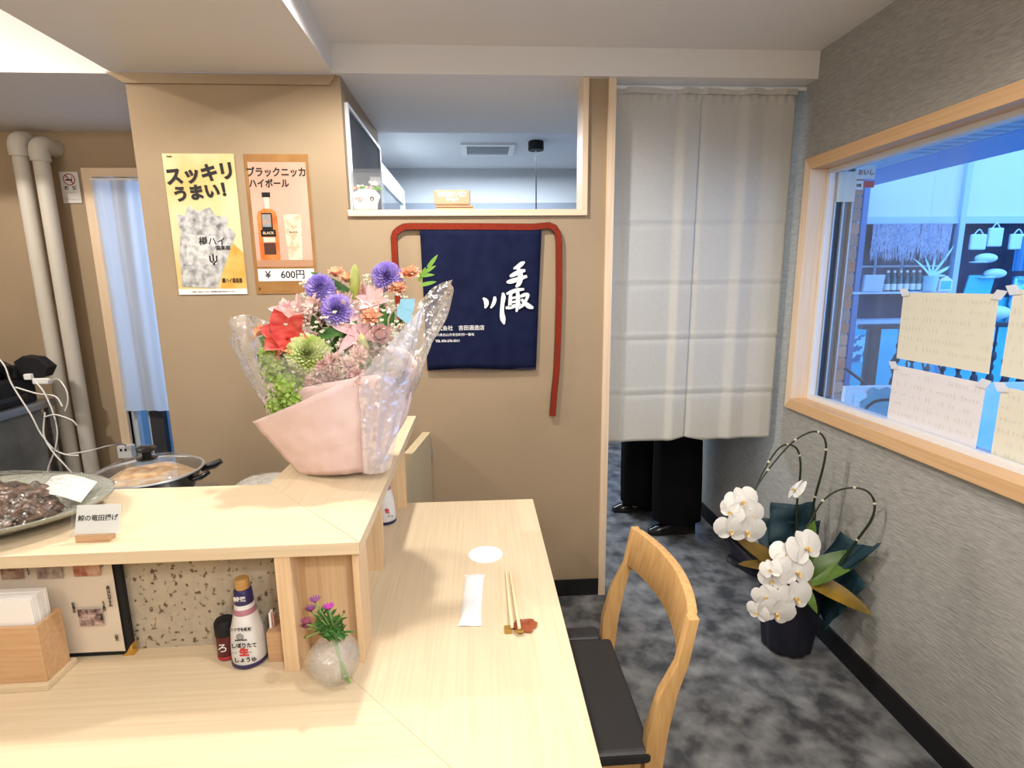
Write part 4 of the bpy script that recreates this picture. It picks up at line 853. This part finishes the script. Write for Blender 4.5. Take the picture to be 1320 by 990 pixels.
# ================================================================== ORCHID
oc = thing('potted_orchid', 'white moth orchid in a black wrapped pot by the grey wall', 'plant', (1.24, 1.92, 0))
px_, py_ = 1.245, 1.93
DK = M('navy_wrap', (.010, .010, .022), .55, bump=1, bscale=18, col2=(.016, .017, .035), scale=6); TL = M('teal_wrap', (.008, .030, .045), .6, bump=1, bscale=12, col2=(.016, .052, .07), scale=4)
def wj(a, z): return .03 * math.sin(a * 7 + z * 5) + .02 * math.sin(a * 13)
obj('pot_wrap', B().lathe([(.080, 0), (.092, .01), (.104, .12), (.112, .24), (.118, .31), (.10, .33)], 48, (px_, py_, 0), jit=wj), DK, oc, smooth=True)
obj('moss', B().ball((px_, py_, .32), .09, 16, 8, (1, 1, .4), .4), M('moss_brown', (.06, .05, .02), .9), oc)
def sheet(p0, p1, p2, p3, m, nm='wrap_sheet', amp=.015, sd=0):
    P = [Vector(p) for p in (p0, p1, p2, p3)]
    def fn(u, v):
        p = P[0].lerp(P[1], u).lerp(P[3].lerp(P[2], u), v); n = noise.noise(Vector((u * 3 + sd, v * 3, sd))); return p + Vector((-.3, -1, .2)) * amp * n * 2 + Vector((0, -amp * 1.5 * math.sin(PI * u), 0))
    return obj(nm, B().grid(fn, 10, 10), m, oc, smooth=35, thick=.0012)
sheet((1.16, 1.98, .30), (1.37, 1.98, .30), (1.385, 1.99, .52), (1.13, 2.05, .52), TL, sd=1)
sheet((1.17, 1.99, .42), (1.38, 1.98, .40), (1.36, 2.0, .60), (1.19, 2.03, .59), TL, sd=2)
sheet((1.29, 1.82, .28), (1.34, 1.95, .30), (1.385, 1.87, .53), (1.38, 1.70, .53), TL, sd=3)
sheet((1.26, 1.83, .30), (1.32, 1.84, .30), (1.385, 1.66, .59), (1.375, 1.77, .53), TL, sd=6, amp=.01)
sheet((1.13, 1.88, .30), (1.17, 2.0, .30), (1.0, 2.02, .46), (.98, 1.95, .38), DK, sd=4)
sheet((1.30, 1.79, .16), (1.34, 1.90, .2), (1.385, 1.84, .44), (1.38, 1.70, .40), TL, sd=5)
sheet((1.14, 1.85, .27), (1.34, 1.84, .27), (1.36, 1.83, .38), (1.12, 1.86, .36), DK, sd=8, amp=.02)
OLF = M('orchid_leaf', (.05, .12, .015), .35, col2=(.12, .20, .03), scale=10); YLL = M('yellowing_leaf', (.32, .19, .02), .45, col2=(.14, .10, .02), scale=9)
BRL = M('brown_leaf', (.16, .09, .02), .5, col2=(.24, .15, .03), scale=10)
for a, d, L, wd, m, cu in (((1.22, 1.81, .37), (.75, -.25, .66), .26, .095, OLF, -.3), ((1.20, 1.82, .37), (.10, -.1, 1), .24, .065, OLF, -.1), ((1.22, 1.81, .38), (.8, -.75, -.20), .23, .075, YLL, -.2), ((1.18, 1.90, .36), (-.75, .0, .75), .20, .075, BRL, -.3), ((1.17, 1.90, .36), (-.9, -.2, .45), .17, .05, BRL, -.3), ((1.22, 1.86, .34), (-.15, -1, .1), .15, .05, OLF, -.4), ((1.24, 1.86, .33), (.8, -.6, .05), .12, .04, YLL, -.4)):
    obj('leaf', B().petal(a, d, (-.3, -.6, 1), L, wd, cu, .12, .03, 4, 10), m, oc, smooth=180)
ST = M('dark_stem', (.018, .028, .010), .5); NODE = M('stem_node', (.55, .52, .38), .6)
arcs = [
 [(1.30, 1.93, .40), (1.30, 1.92, .62), (1.31, 1.90, .78), (1.31, 1.895, .87), (1.29, 1.90, .915), (1.25, 1.90, .925), (1.19, 1.90, .895), (1.12, 1.88, .84), (1.04, 1.85, .76), (.98, 1.82, .68)],
 [(1.27, 1.95, .40), (1.265, 1.97, .60), (1.27, 1.975, .74), (1.255, 1.975, .82), (1.22, 1.97, .852), (1.17, 1.96, .85), (1.11, 1.93, .80), (1.04, 1.88, .72), (.985, 1.83, .63)],
 [(1.33, 1.80, .38), (1.345, 1.74, .54), (1.37, 1.70, .66), (1.37, 1.70, .73), (1.34, 1.72, .765), (1.29, 1.76, .75), (1.24, 1.78, .70), (1.20, 1.78, .62), (1.15, 1.76, .56), (1.08, 1.72, .52)]]
for P in arcs:
    sp_ = smoothpts(P, 5); s0 = obj('flower_stem', B().tube(sp_, [.0048 - .0025 * i / len(sp_) for i in range(len(sp_))], 8), ST, oc, smooth=True)
    b_ = B()
    for i in range(6, len(sp_) - 2, 8): b_.ball(sp_[i], .0062, 8, 5)
    o = obj('stem_clips', b_, NODE, oc); o['kind'] = 'stuff'
WP = M('orchid_white', (.84, .83, .80), .5, sss=.15, bump=.3, bscale=30); LIPM = M('orchid_lip', (.72, .52, .22), .5)
fm = B()
for a, L, Wd in ((90, .048, .038), (218, .046, .034), (322, .046, .034)):
    fm.petal((0, 0, 0), (math.cos(math.radians(a)), math.sin(math.radians(a)), .1), (0, 0, 1), L, Wd, -.12, .10, 0, 6, 10, 0, .95)
for s_ in (1, -1): fm.petal((0, .002, .003), (s_, .22, .06), (0, 0, 1), .056, .066, -.10, -.06, 0, 8, 12, 0, 1.15)
lp = B(); lp.petal((0, 0, .004), (0, -1, .7), (0, .7, 1), .018, .014, .4, .5, .3, 3, 4); lp.ball((0, 0, .008), .0045, 8, 5)
for s_ in (1, -1): lp.petal((0, -.002, .004), (s_ * .6, -.2, .9), (0, 0, 1), .011, .009, .3, .3, .4, 2, 3)
def flower_proto():
    o0 = ORG['potted_orchid']
    f = obj('flower', B().add([Vector(v) + o0 for v in fm.v], fm.f), WP, oc, smooth=180)
    l = obj('lip', B().add([Vector(v) + o0 for v in lp.v], lp.f), LIPM, f, smooth=True); return f, l
F0, L0 = flower_proto()
fl_ = [((.945, 1.80, .700), (-.15, -1, .25), 20, 1.15), ((.905, 1.79, .665), (-.75, -.7, .1), -30, .9), ((.972, 1.785, .650), (.1, -1, .15), 10, 1.1), ((.905, 1.785, .600), (-.3, -1, -.05), 0, 1.15), ((.955, 1.77, .600), (-.1, -1, -.1), -8, 1.3),
       ((1.135, 1.70, .560), (.15, -1, .5), 15, 1.35), ((1.075, 1.705, .53), (-.35, -.9, .5), -10, 1.1), ((1.095, 1.675, .485), (.1, -1, .25), -8, 1.3), ((1.015, 1.68, .455), (-.6, -.8, .1), 10, .9), ((1.085, 1.655, .400), (.1, -1, .1), 6, 1.3),
       ((.985, 1.66, .405), (-.5, -.9, 0), 20, .9), ((1.015, 1.64, .355), (-.2, -1, -.15), -12, 1.2), ((.960, 1.66, .345), (-.9, -.6, 0), 0, .8), ((1.00, 1.67, .50), (-.8, -.6, .3), 30, .75),
       ((1.20, 1.88, .70), (-.85, .3, .55), 30, 1.05)]
for i, (p, n, roll, s_) in enumerate(fl_):
    f, l = (F0, L0) if i == 0 else (F0.copy(), L0.copy())
    if i: COL.objects.link(f); COL.objects.link(l); f.parent = oc; l.parent = f
    n = Vector(n).normalized(); x = Vector((0, 0, 1)).cross(n).normalized(); y = n.cross(x)
    rm = Matrix((x, y, n)).transposed().to_4x4() @ Matrix.Rotation(math.radians(roll), 4, 'Z')
    f.matrix_local = Matrix.Translation(Vector(p) - ORG['potted_orchid']) @ rm @ Matrix.Scale(s_ * .98, 4)
obj('pedicel', B().tube([(1.265, 1.96, .655), (1.23, 1.92, .675), (1.205, 1.885, .698)], .0016, 5), M('pedicel_green', (.45, .5, .3), .5), oc)
obj('blue_ribbon', B().grid(lambda u, v: (1.06 + .05 * u, 1.80 - .03 * v + .01 * math.sin(u * 6), .22 + .13 * v), 4, 6), M('royal_ribbon', (.01, .05, .35), .3), oc, thick=.001)
# ================================================================== PERSON behind the curtain
pe = thing('person', 'person in wide black trousers and black shoes standing behind the curtain', 'person', (1.12, 3.13, 0))
BK = M('black_cloth', (.006, .006, .007), .9, spec=.1)
SK = M('skin', (.55, .36, .27), .5, sss=.1)
def skinned(name, verts, edges, radii, m, root=0):
    me = bpy.data.meshes.new(name); o0 = ORG[pe.name]; me.from_pydata([Vector(v) - o0 for v in verts], edges, []); me.materials.append(m)
    o = bpy.data.objects.new(name, me); COL.objects.link(o); o.parent = pe; ORG[o.name] = o0
    md = o.modifiers.new('skin', 'SKIN'); md.use_smooth_shade = True
    for i, r_ in enumerate(radii): me.skin_vertices[0].data[i].radius = (r_, r_) if not isinstance(r_, tuple) else r_
    me.skin_vertices[0].data[root].use_root = True
    o.modifiers.new('sub', 'SUBSURF').render_levels = 1; return o
X0, Yn, Yf = 1.14, 2.995, 3.27
bv = [(X0, 3.13, .93), (X0, 3.13, 1.15), (X0 + .01, 3.13, 1.38), (X0, 3.13, 1.46), (X0 - .01, 3.13, 1.54), (X0 - .015, 3.13, 1.64),
      (X0, 2.96, 1.38), (X0 + .02, 2.91, 1.12), (X0 - .06, 2.93, .90), (X0 - .09, 2.935, .83), (X0, 3.30, 1.38), (X0 + .02, 3.35, 1.12), (X0 - .06, 3.33, .90), (X0 - .09, 3.325, .83),
      (X0, 3.03, .86), (X0 - .01, Yn, .48), (X0 + .03, Yn, .09), (X0 - .06, Yn, .05), (X0, 3.22, .86), (X0 - .05, Yf, .48), (X0 - .07, Yf, .09), (X0 - .17, Yf, .05)]
be = [(0, 1), (1, 2), (2, 3), (3, 4), (4, 5), (2, 6), (6, 7), (7, 8), (8, 9), (2, 10), (10, 11), (11, 12), (12, 13), (0, 14), (14, 15), (15, 16), (16, 17), (0, 18), (18, 19), (19, 20), (20, 21)]
br = [.12, .11, .13, .05, .085, .075, .055, .042, .030, .032, .055, .042, .030, .032, .085, .055, .038, .03, .085, .055, .038, .03]
skinned('body', bv, be, br, SK)
for yh in (2.935, 3.325):
    for k in range(4): skinned('finger', [(X0 - .09, yh - .02 + .013 * k, .80), (X0 - .10, yh - .022 + .0145 * k, .765), (X0 - .095, yh - .022 + .0145 * k, .735 - .006 * (k % 3))], [(0, 1), (1, 2)], [.009, .0085, .007], SK)
    skinned('thumb', [(X0 - .11, yh, .82), (X0 - .135, yh, .795), (X0 - .138, yh, .77)], [(0, 1), (1, 2)], [.010, .009, .008], SK)
hb = B(); hb.ball((X0 + .005, 3.13, 1.615), .098, 20, 14, (1.05, .88, 1.1), .05); obj('hair', hb, BK, pe, smooth=True)
fc = B(); fc.ball((X0 - .095, 3.105, 1.60), .010, 8, 6); fc.ball((X0 - .095, 3.155, 1.60), .010, 8, 6); obj('eyes', fc, WHITE, pe)
obj('nose', B().petal((X0 - .10, 3.13, 1.61), (-.3, 0, -1), (-1, 0, 0), .035, .022, .1, -.5, .5, 2, 3), SK, pe)
def ell(cx, cy, z, rx, ry, n=20, sd=0): return [(cx + rx * math.cos(2 * PI * k / n) * (1 + .05 * math.sin(k * 2.1 + sd)), cy + ry * math.sin(2 * PI * k / n) * (1 + .05 * math.sin(k * 1.7 + sd)), z) for k in range(n)]
for cyy, cxx, s_ in ((Yn, X0 + .035, 1), (Yf, X0 - .085, 2)):
    obj('trouser_leg', loft([ell(cxx, cyy, .075, .145, .10, sd=s_), ell(cxx - .005, cyy, .30, .145, .10, sd=s_), ell(cxx - .01, cyy, .55, .14, .10, sd=s_), ell(X0, cyy + (.02 if s_ == 1 else -.02), .88, .13, .105, sd=s_)]), BK, pe, smooth=True)
obj('coat', loft([ell(X0, 3.13, .72, .17, .22), ell(X0, 3.13, .95, .155, .21), ell(X0, 3.13, 1.2, .145, .20), ell(X0, 3.13, 1.4, .13, .20), ell(X0, 3.13, 1.47, .07, .09)]), BK, pe, smooth=True)
for yh, sg_ in ((2.93, -1), (3.33, 1)):
    obj('sleeve', B().tube([(X0, 3.13 + sg_ * .15, 1.41), (X0 + .01, yh, 1.30), (X0 + .02, yh + sg_ * .01, 1.12), (X0 - .05, yh, .92)], [.07, .07, .06, .048], 14), BK, pe, smooth=True)
def shoe(cx, cy):
    so = [(-.145, .0), (-.135, .030), (-.08, .042), (0, .038), (.08, .034), (.135, .03), (.145, 0), (.135, -.03), (.08, -.034), (0, -.034), (-.08, -.038), (-.135, -.028)]
    o = obj('shoe', loft([[(cx + x, cy + y, z0 * 1) for x, y in so] for z0 in (.0, .018)]), BLACK, pe, bevel=.003)
    up_ = []
    for t_ in range(9):
        x = cx - .138 + .275 * t_ / 8; h = [.028, .048, .058, .070, .090, .105, .110, .108, .09][t_]; w = [.018, .033, .038, .037, .035, .033, .033, .032, .022][t_]
        up_.append([(x, cy + w * math.cos(a), .016 + (h - .016) * max(0, math.sin(a))) for a in [PI * k / 8 for k in range(9)]] )
    obj('shoe_upper', loft(up_), BLACKG, pe, smooth=60)
shoe(1.135, Yn - .03); shoe(1.0, Yf + .03)
# ================================================================== things on the sill of the opening
cp = thing('flower_case', 'clear case with white card and small preserved flowers on the sill', 'case', (-.46, 2.41, 1.791))
obj('case', B().box(-.503, 2.375, 1.7915, -.385, 2.378, 1.955).box(-.388, 2.378, 1.7915, -.385, 2.46, 1.955).box(-.503, 2.457, 1.7915, -.385, 2.46, 1.955).box(-.503, 2.378, 1.7915, -.500, 2.457, 1.955), ACRY, cp)
obj('base', bx(-.504, 2.374, 1.7911, -.384, 2.461, 1.796), BLACK, cp)
cpts = [(-.500, 1.796), (-.405, 1.796), (-.402, 1.82), (-.390, 1.85), (-.410, 1.872), (-.44, 1.879), (-.475, 1.876), (-.500, 1.862), (-.499, 1.845), (-.502, 1.822)]
obj('card', B().prism(cpts, 2.382, 2.384, 'Y'), PAPERW, cp)
text('御開店', .013, M('card_red', (.35, .08, .05), .6), cp, (-.475, 2.3815, 1.838)); text('お祝い申し上げます', .006, FAINT, cp, (-.47, 2.3815, 1.82)); text('有限会社', .006, INK, cp, (-.473, 2.3815, 1.829))
obj('portrait', B().ball((-.425, 2.381, 1.838), .009, 10, 8, (1, .1, 1.1)), INK, cp); obj('portrait', B().ball((-.425, 2.380, 1.836), .005, 8, 6, (1, .1, 1.2)), SK, cp)
for i, (x, z, m) in enumerate(((-.49, 1.882, PCH), (-.475, 1.890, WHF), (-.465, 1.886, YLF), (-.425, 1.905, WHF), (-.418, 1.897, WHF), (-.41, 1.882, YLF), (-.40, 1.878, YLF), (-.44, 1.885, PNK))):
    b_ = B()
    for k in range(14): a = k * 2.4; b_.petal((x, 2.41, z), (math.cos(a), math.sin(a) * .6, .5 - k * .05), (0, -1, .3), .015, .009, .2, .3, .3, 1, 2)
    obj('preserved_flower', b_, m, cp)
rv = thing('reserved_sign', 'stack of pale wooden reserved signs on the sill', 'sign', (-.09, 2.41, 1.791))
RW = M('reserved_wood', (.56, .36, .22), .5)
obj('sign_block', bx(-.163, 2.40, 1.7912, -.008, 2.45, 1.806), RW, rv, bevel=.002); obj('sign_block', bx(-.165, 2.395, 1.8065, -.008, 2.44, 1.815), RW, rv, bevel=.002)
obj('sign_face', bx(-.170, 2.388, 1.815, -.018, 2.402, 1.875), RW, rv, bevel=.006)
text('RESERVED', .0265, WINK, rv, (-.094, 2.3875, 1.856), off=.0006); text('予約席', .018, WINK, rv, (-.094, 2.3875, 1.833), off=.0006)
# ceiling items in the back room
vt = thing('ceiling_vent', 'square ceiling air vent in the back room', 'vent', (.11, 4.27, 2.40))
obj('frame', B().box(-.09, 4.10, 2.445, .30, 4.14, 2.462).box(-.09, 4.40, 2.445, .30, 4.44, 2.462).box(-.09, 4.14, 2.445, -.05, 4.40, 2.462).box(.26, 4.14, 2.445, .30, 4.40, 2.462), WHITE, vt)
obj('backing', bx(-.05, 4.14, 2.452, .26, 4.40, 2.458), M('vent_grey', (.25, .27, .30), .6), vt)
for i in range(6): obj('slat', bx(-.05, 4.15 + i * .042, 2.447, .26, 4.162 + i * .042, 2.452), M('slat_grey', (.42, .45, .48), .6) if i == 0 else bpy.data.materials['slat_grey'], vt)
pd = thing('pendant_lamp', 'black pendant lamp hanging by a black cord in the back room', 'lamp', (.44, 4.05, 1.45))
obj('ceiling_rose', B().lathe([(.055, 2.40), (.055, 2.455), (.05, 2.46), (.001, 2.46)], 28, (.44, 4.05, 0)), BLACK, pd, smooth=40)
obj('cord', B().tube([(.44, 4.05, 2.41), (.44, 4.05, 1.62)], .005, 6), BLACK, pd)
b_ = B(); b_.open = True; obj('shade', b_.lathe([(.03, 1.62), (.05, 1.60), (.12, 1.50), (.13, 1.47)], 28, (.44, 4.05, 0)), BLACK, pd, smooth=True)
# ================================================================== STREET OUTSIDE
struct('ground', bx(1.64, -6, -.12, 16, 12, -.07), M('paving', (.36, .38, .40), .8, col2=(.28, .30, .32), scale=6))
sf = struct('street_canopy', bx(1.64, -4, 2.6, 4.2, 6.98, 2.66), M('canopy_panel', (.30, .36, .46), .6, col2=(.38, .44, .54), scale=20, stretch=(8, 1, 1)))
obj('fascia', bx(4.2, -4, 2.595, 4.89, 6.98, 2.72), M('canopy_fascia', (.16, .26, .50), .5), sf)
obj('lamp_slot', bx(3.40, 4.35, 2.585, 3.62, 6.9, 2.6), BLACK, sf)
for i in range(34):
    if i == 0: sl0 = obj('slat', bx(1.7, 1.0, 2.588, 4.15, 1.06, 2.6), bpy.data.materials['canopy_panel'], sf)
    else:
        o = sl0.copy(); COL.objects.link(o); o.parent = sf; o.location = (0, .12 * i, 0)
SF = M('shop_frame_blue', (.42, .55, .75), .5); SFD = M('shop_frame_dark', (.10, .18, .36), .5)
shp = struct('wall_shopfront', B().box(4.6, 7.3, -.1, 12, 7.4, 4.2), M('shop_back_dark', (.035, .06, .13), .8))
obj('transom', bx(4.86, 7.02, 2.24, 12, 7.06, 4.2), M('transom_white', (.62, .66, .70), .6), shp)
obj('lintel', bx(4.86, 6.99, 2.17, 12, 7.05, 2.26), SF, shp)
for x in (4.86, 4.98, 6.33, 7.75): obj('mullion', bx(x, 6.96, -.1, x + .075, 7.04, 4.2), SF if x != 4.98 else SFD, shp)
obj('corner_post', bx(4.70, 6.98, -.1, 4.85, 7.08, 4.2), M('post_cyan', (.50, .80, .85), .5), shp)
obj('pane', bx(5.06, 7.0, 1.33, 6.33, 7.006, 2.17), GLASS, shp)
obj('sill', bx(4.86, 6.95, 1.27, 6.33, 7.3, 1.30), M('sill_pale', (.55, .62, .72), .6), shp)
obj('lattice', B().box(5.05, 7.22, 1.62, 6.33, 7.24, 1.645).box(5.42, 7.22, 1.3, 5.445, 7.24, 2.2).box(5.80, 7.22, 1.3, 5.825, 7.24, 2.2).box(5.05, 7.22, .9, 6.33, 7.24, .925), SF, shp)
CY = M('panel_cyan', (.06, .50, .68), .6, col2=(.10, .58, .75), scale=3)
obj('lower_wall', B().box(4.86, 7.03, -.1, 6.33, 7.08, .88).box(6.4, 7.03, -.1, 12, 7.08, 1.2), CY, shp)
obj('lower_rail', bx(4.86, 7.0, .86, 6.33, 7.09, .92), SF, shp)
obj('fretwork', B().box(4.93, 7.015, .35, 5.25, 7.03, .72), M('fret_pattern', (.02, .16, .35), .6, col2=(.35, .75, .85), scale=9, lo=.48, hi=.52), shp)
# grass fringe
gf = B()
for i in range(260):
    x = 5.12 + 1.06 * R.random(); l = R.uniform(.30, .48); gf.tube([(x, 6.93 + R.uniform(-.03, .02), 2.16), (x + R.uniform(-.02, .02), 6.92, 2.16 - l * .5), (x + R.uniform(-.06, .04), 6.91, 2.16 - l)], [.009, .008, .003], 4)
tag(obj('grass_fringe', gf, M('straw_fringe', (.52, .55, .66), .9, col2=(.30, .34, .48), scale=30)), 'shaggy straw fringe hung along the top of the shop window opposite', 'fringe', kind='stuff')
bt = None
for i in range(6):
    x = 5.43 + i * .088
    if i == 0:
        bt = thing('display_bottle', 'dark bottle with white label', 'bottle', (x, 6.97, 1.30), 'bottles on the shop window shelf opposite')
        obj('body', B().lathe([(.030, 1.30), (.034, 1.305), (.034, 1.46), (.013, 1.51), (.012, 1.57)], 14, (x, 6.97, 0)), M('bottle_teal', (.02, .12, .16), .2), bt, smooth=True)
        obj('label', B().lathe([(.0355, 1.32), (.0355, 1.40)], 14, (x, 6.97, 0)), WHITE, bt); obj('cap', B().lathe([(.016, 1.545), (.016, 1.575)], 10, (x, 6.97, 0)), WHITE, bt); cur = bt
    else:
        cur = bt.copy(); COL.objects.link(cur); cur.location = (x, 6.97, 1.30)
        for c_ in [c for c in bt.children]: d_ = c_.copy(); COL.objects.link(d_); d_.parent = cur
    cur['label'] = ['leftmost of the six dark bottles, next to the pale tub', 'second from left of the six dark bottles across the street', 'third from left of the six dark bottles across the street', 'third from right of the six dark bottles across the street', 'second from right of the six dark bottles across the street', 'rightmost of the six dark bottles, next to the potted plant'][i]
pb = tag(obj('storage_tub', B().prism([(5.09, 1.52), (5.37, 1.52), (5.35, 1.30), (5.08, 1.30)], 6.93, 6.99, 'Y'), M('tub_lilac', (.50, .55, .70), .6), bevel=.01), 'pale tub at the left end of the shop window shelf', 'tub')
po = thing('potted_plant', 'spiky pale plant in a light blue pot on the shop window shelf', 'plant', (5.99, 6.80, 1.3))
obj('pot', B().lathe([(.075, 1.30), (.095, 1.50), (.085, 1.50)], 20, (5.99, 6.93, 0)), M('pot_aqua', (.35, .68, .78), .5), po, smooth=40)
for i, (dx, dz, L) in enumerate(((-.9, .9, .36), (-.4, 1, .32), (.1, 1, .38), (.7, 1, .5), (.9, .5, .3), (1, .1, .22), (.5, .25, .26))): obj('leaf', B().petal((5.99, 6.93, 1.49), (dx, -.1, dz), (0, -1, .3), L, .035, -.15, .2, .03, 1, 5), M('leaf_aqua', (.42, .75, .78), .5) if i == 0 else bpy.data.materials['leaf_aqua'], po)
fc_ = thing('framed_picture', 'small white framed picture right of the potted plant across the street', 'picture', (6.21, 6.93, 1.3))
obj('frame', B().prism([(6.12, 1.30), (6.30, 1.30), (6.30, 1.44), (6.21, 1.50), (6.12, 1.44)], 6.92, 6.96, 'Y'), WHITE, fc_); obj('picture', B().prism([(6.14, 1.32), (6.28, 1.32), (6.28, 1.43), (6.14, 1.43)], 6.915, 6.92, 'Y'), CY, fc_)
# right bay goods
goods = [('folded_bag', 6.50, 1.93, .22, .20, 'white cloth bag hanging top left in the right shop bay'), ('folded_bag', 6.74, 1.99, .20, .24, 'white bag with handle hanging beside the mullion'), ('folded_bag', 7.05, 1.93, .22, .20, 'tilted white tote hanging in the right shop bay')]
GW = M('goods_white', (.55, .75, .80), .6); GA = M('goods_aqua', (.05, .50, .66), .6); GB = M('goods_blue', (.03, .22, .45), .6)
for i, (nm, x, z, w, h, lb) in enumerate(goods):
    t = thing(nm, lb, 'bag', (x + w / 2, 6.95, z - h / 2))
    obj('bag', B().box(x, 6.94, z - h / 2, x + w, 6.98, z + h / 2), GW, t, bevel=.015); obj('handle', B().tube(smoothpts([(x + .05, 6.96, z + h / 2), (x + w / 2, 6.96, z + h / 2 + .06), (x + w - .05, 6.96, z + h / 2)], 4), .008, 6), GW, t)
for i, (x, z, w, lb) in enumerate(((6.52, 1.72, .38, 'upper white cap in the right shop bay'), (6.68, 1.52, .38, 'lower white cap in the right shop bay'), (6.62, 1.0, .6, 'wide white hat low in the right shop bay'))):
    t = thing('sun_hat', lb, 'hat', (x + w / 2, 6.93, z - .06))
    obj('crown', B().ball((x + w * .55, 6.93, z), w * .40, 16, 10, (1, .5, .42)), GW, t, smooth=True); obj('brim', B().ball((x + w * .25, 6.92, z - .05), w * .3, 14, 8, (1, .6, .12)), GW, t, smooth=True)
tag(obj('hanging_cloth', B().prism([(6.50, 1.20), (6.88, 1.22), (6.92, 1.50), (6.56, 1.50)], 6.95, 6.97, 'Y'), GA), 'aqua square cloth below the caps across the street', 'cloth')
tag(obj('hanging_towel', B().grid(lambda u, v: (7.15 + .55 * u, 6.95 + .03 * math.sin(u * 30), 1.55 + .45 * v), 30, 3), GB, thick=.01), 'teal pleated cloth hanging at right of the shop bay', 'cloth')
tag(obj('product_panel', B().box(7.2, 6.94, .85, 7.65, 6.98, 1.48), M('goods_print', (.02, .30, .60), .6, col2=(.30, .80, .85), scale=9, lo=.45, hi=.55)), 'bright cyan printed panel at far right across the street', 'panel')
tag(obj('small_sign', B().box(5.85, 6.90, 1.20, 6.30, 6.93, 1.265), GW), 'narrow pale sign strip just above the cream paper across the street', 'sign')
# iron balustrade
IRON = M('black_iron', (.012, .012, .03), .4)
bl = thing('iron_balustrade', 'black ornate iron balustrade in front of the shop opposite', 'railing', (5.6, 6.0, -.08))
obj('handrail', B().box(4.42, 5.96, .90, 8.2, 6.06, .955), IRON, bl, bevel=.01)
obj('lower_rail', B().box(4.5, 5.98, .12, 8.2, 6.03, .16), IRON, bl)
obj('newel_panel', bx(4.52, 5.98, -.08, 4.66, 6.04, .90), IRON, bl)
for i in range(16):
    x = 4.90 + i * .2
    b_ = B().tube([(x, 6, .16), (x, 6, .90)], .012, 6)
    for z, r_ in ((.28, .055), (.42, .035), (.55, .05), (.70, .03)): b_.ball((x, 6, z), r_, 8, 6, (1, .4, 1.3))
    b_.tube(smoothpts([(x - .07, 6, .2), (x - .02, 6, .35), (x - .07, 6, .5), (x + .03, 6, .6)], 4), .010, 5)
    obj('baluster', b_, IRON, bl)
# iron stair rail
sr = thing('stair_handrail', 'thin black stair handrail beside the brick corner outside', 'railing', (3.5, 4.9, -.08))
obj('rail', B().tube([(3.30, 4.9, .78), (3.70, 4.9, .50), (3.95, 4.9, .32)], .015, 6), IRON, sr); obj('post', B().tube([(3.42, 4.9, -.08), (3.42, 4.9, .70)], .012, 6), IRON, sr); obj('post', B().tube([(3.72, 4.9, -.08), (3.72, 4.9, .49)], .012, 6), IRON, sr)
# light menu board standing outside
mb = thing('menu_board', 'white and pale blue sign board with a flower picture outside the window', 'sign', (2.8, 3.5, -.08))
obj('board', bx(2.52, 3.5, .2, 3.9, 3.54, .755), M('board_white', (.80, .86, .90), .5), mb, bevel=.004)
obj('picture', bx(2.58, 3.494, .24, 3.84, 3.5, .705), M('board_aqua', (.45, .80, .85), .5, col2=(.75, .92, .92), scale=3), mb)
b_ = B()
for k in range(6): a = 2 * PI * k / 6; b_.petal((2.76, 3.492, .63), (math.cos(a), 0, math.sin(a)), (0, -1, 0), .13, .12, .03, .02, .3, 2, 4)
obj('flower_print', b_, M('petal_aqua', (.12, .36, .46), .6), mb)
obj('branch_print', B().tube(smoothpts([(2.64, 3.488, .56), (2.70, 3.488, .63), (2.80, 3.488, .66), (3.1, 3.488, .64)], 5), .010, 5), IRON, mb)
for x in (2.6, 3.8): obj('leg', bx(x, 3.5, -.08, x + .03, 3.54, .2), ALU, mb)
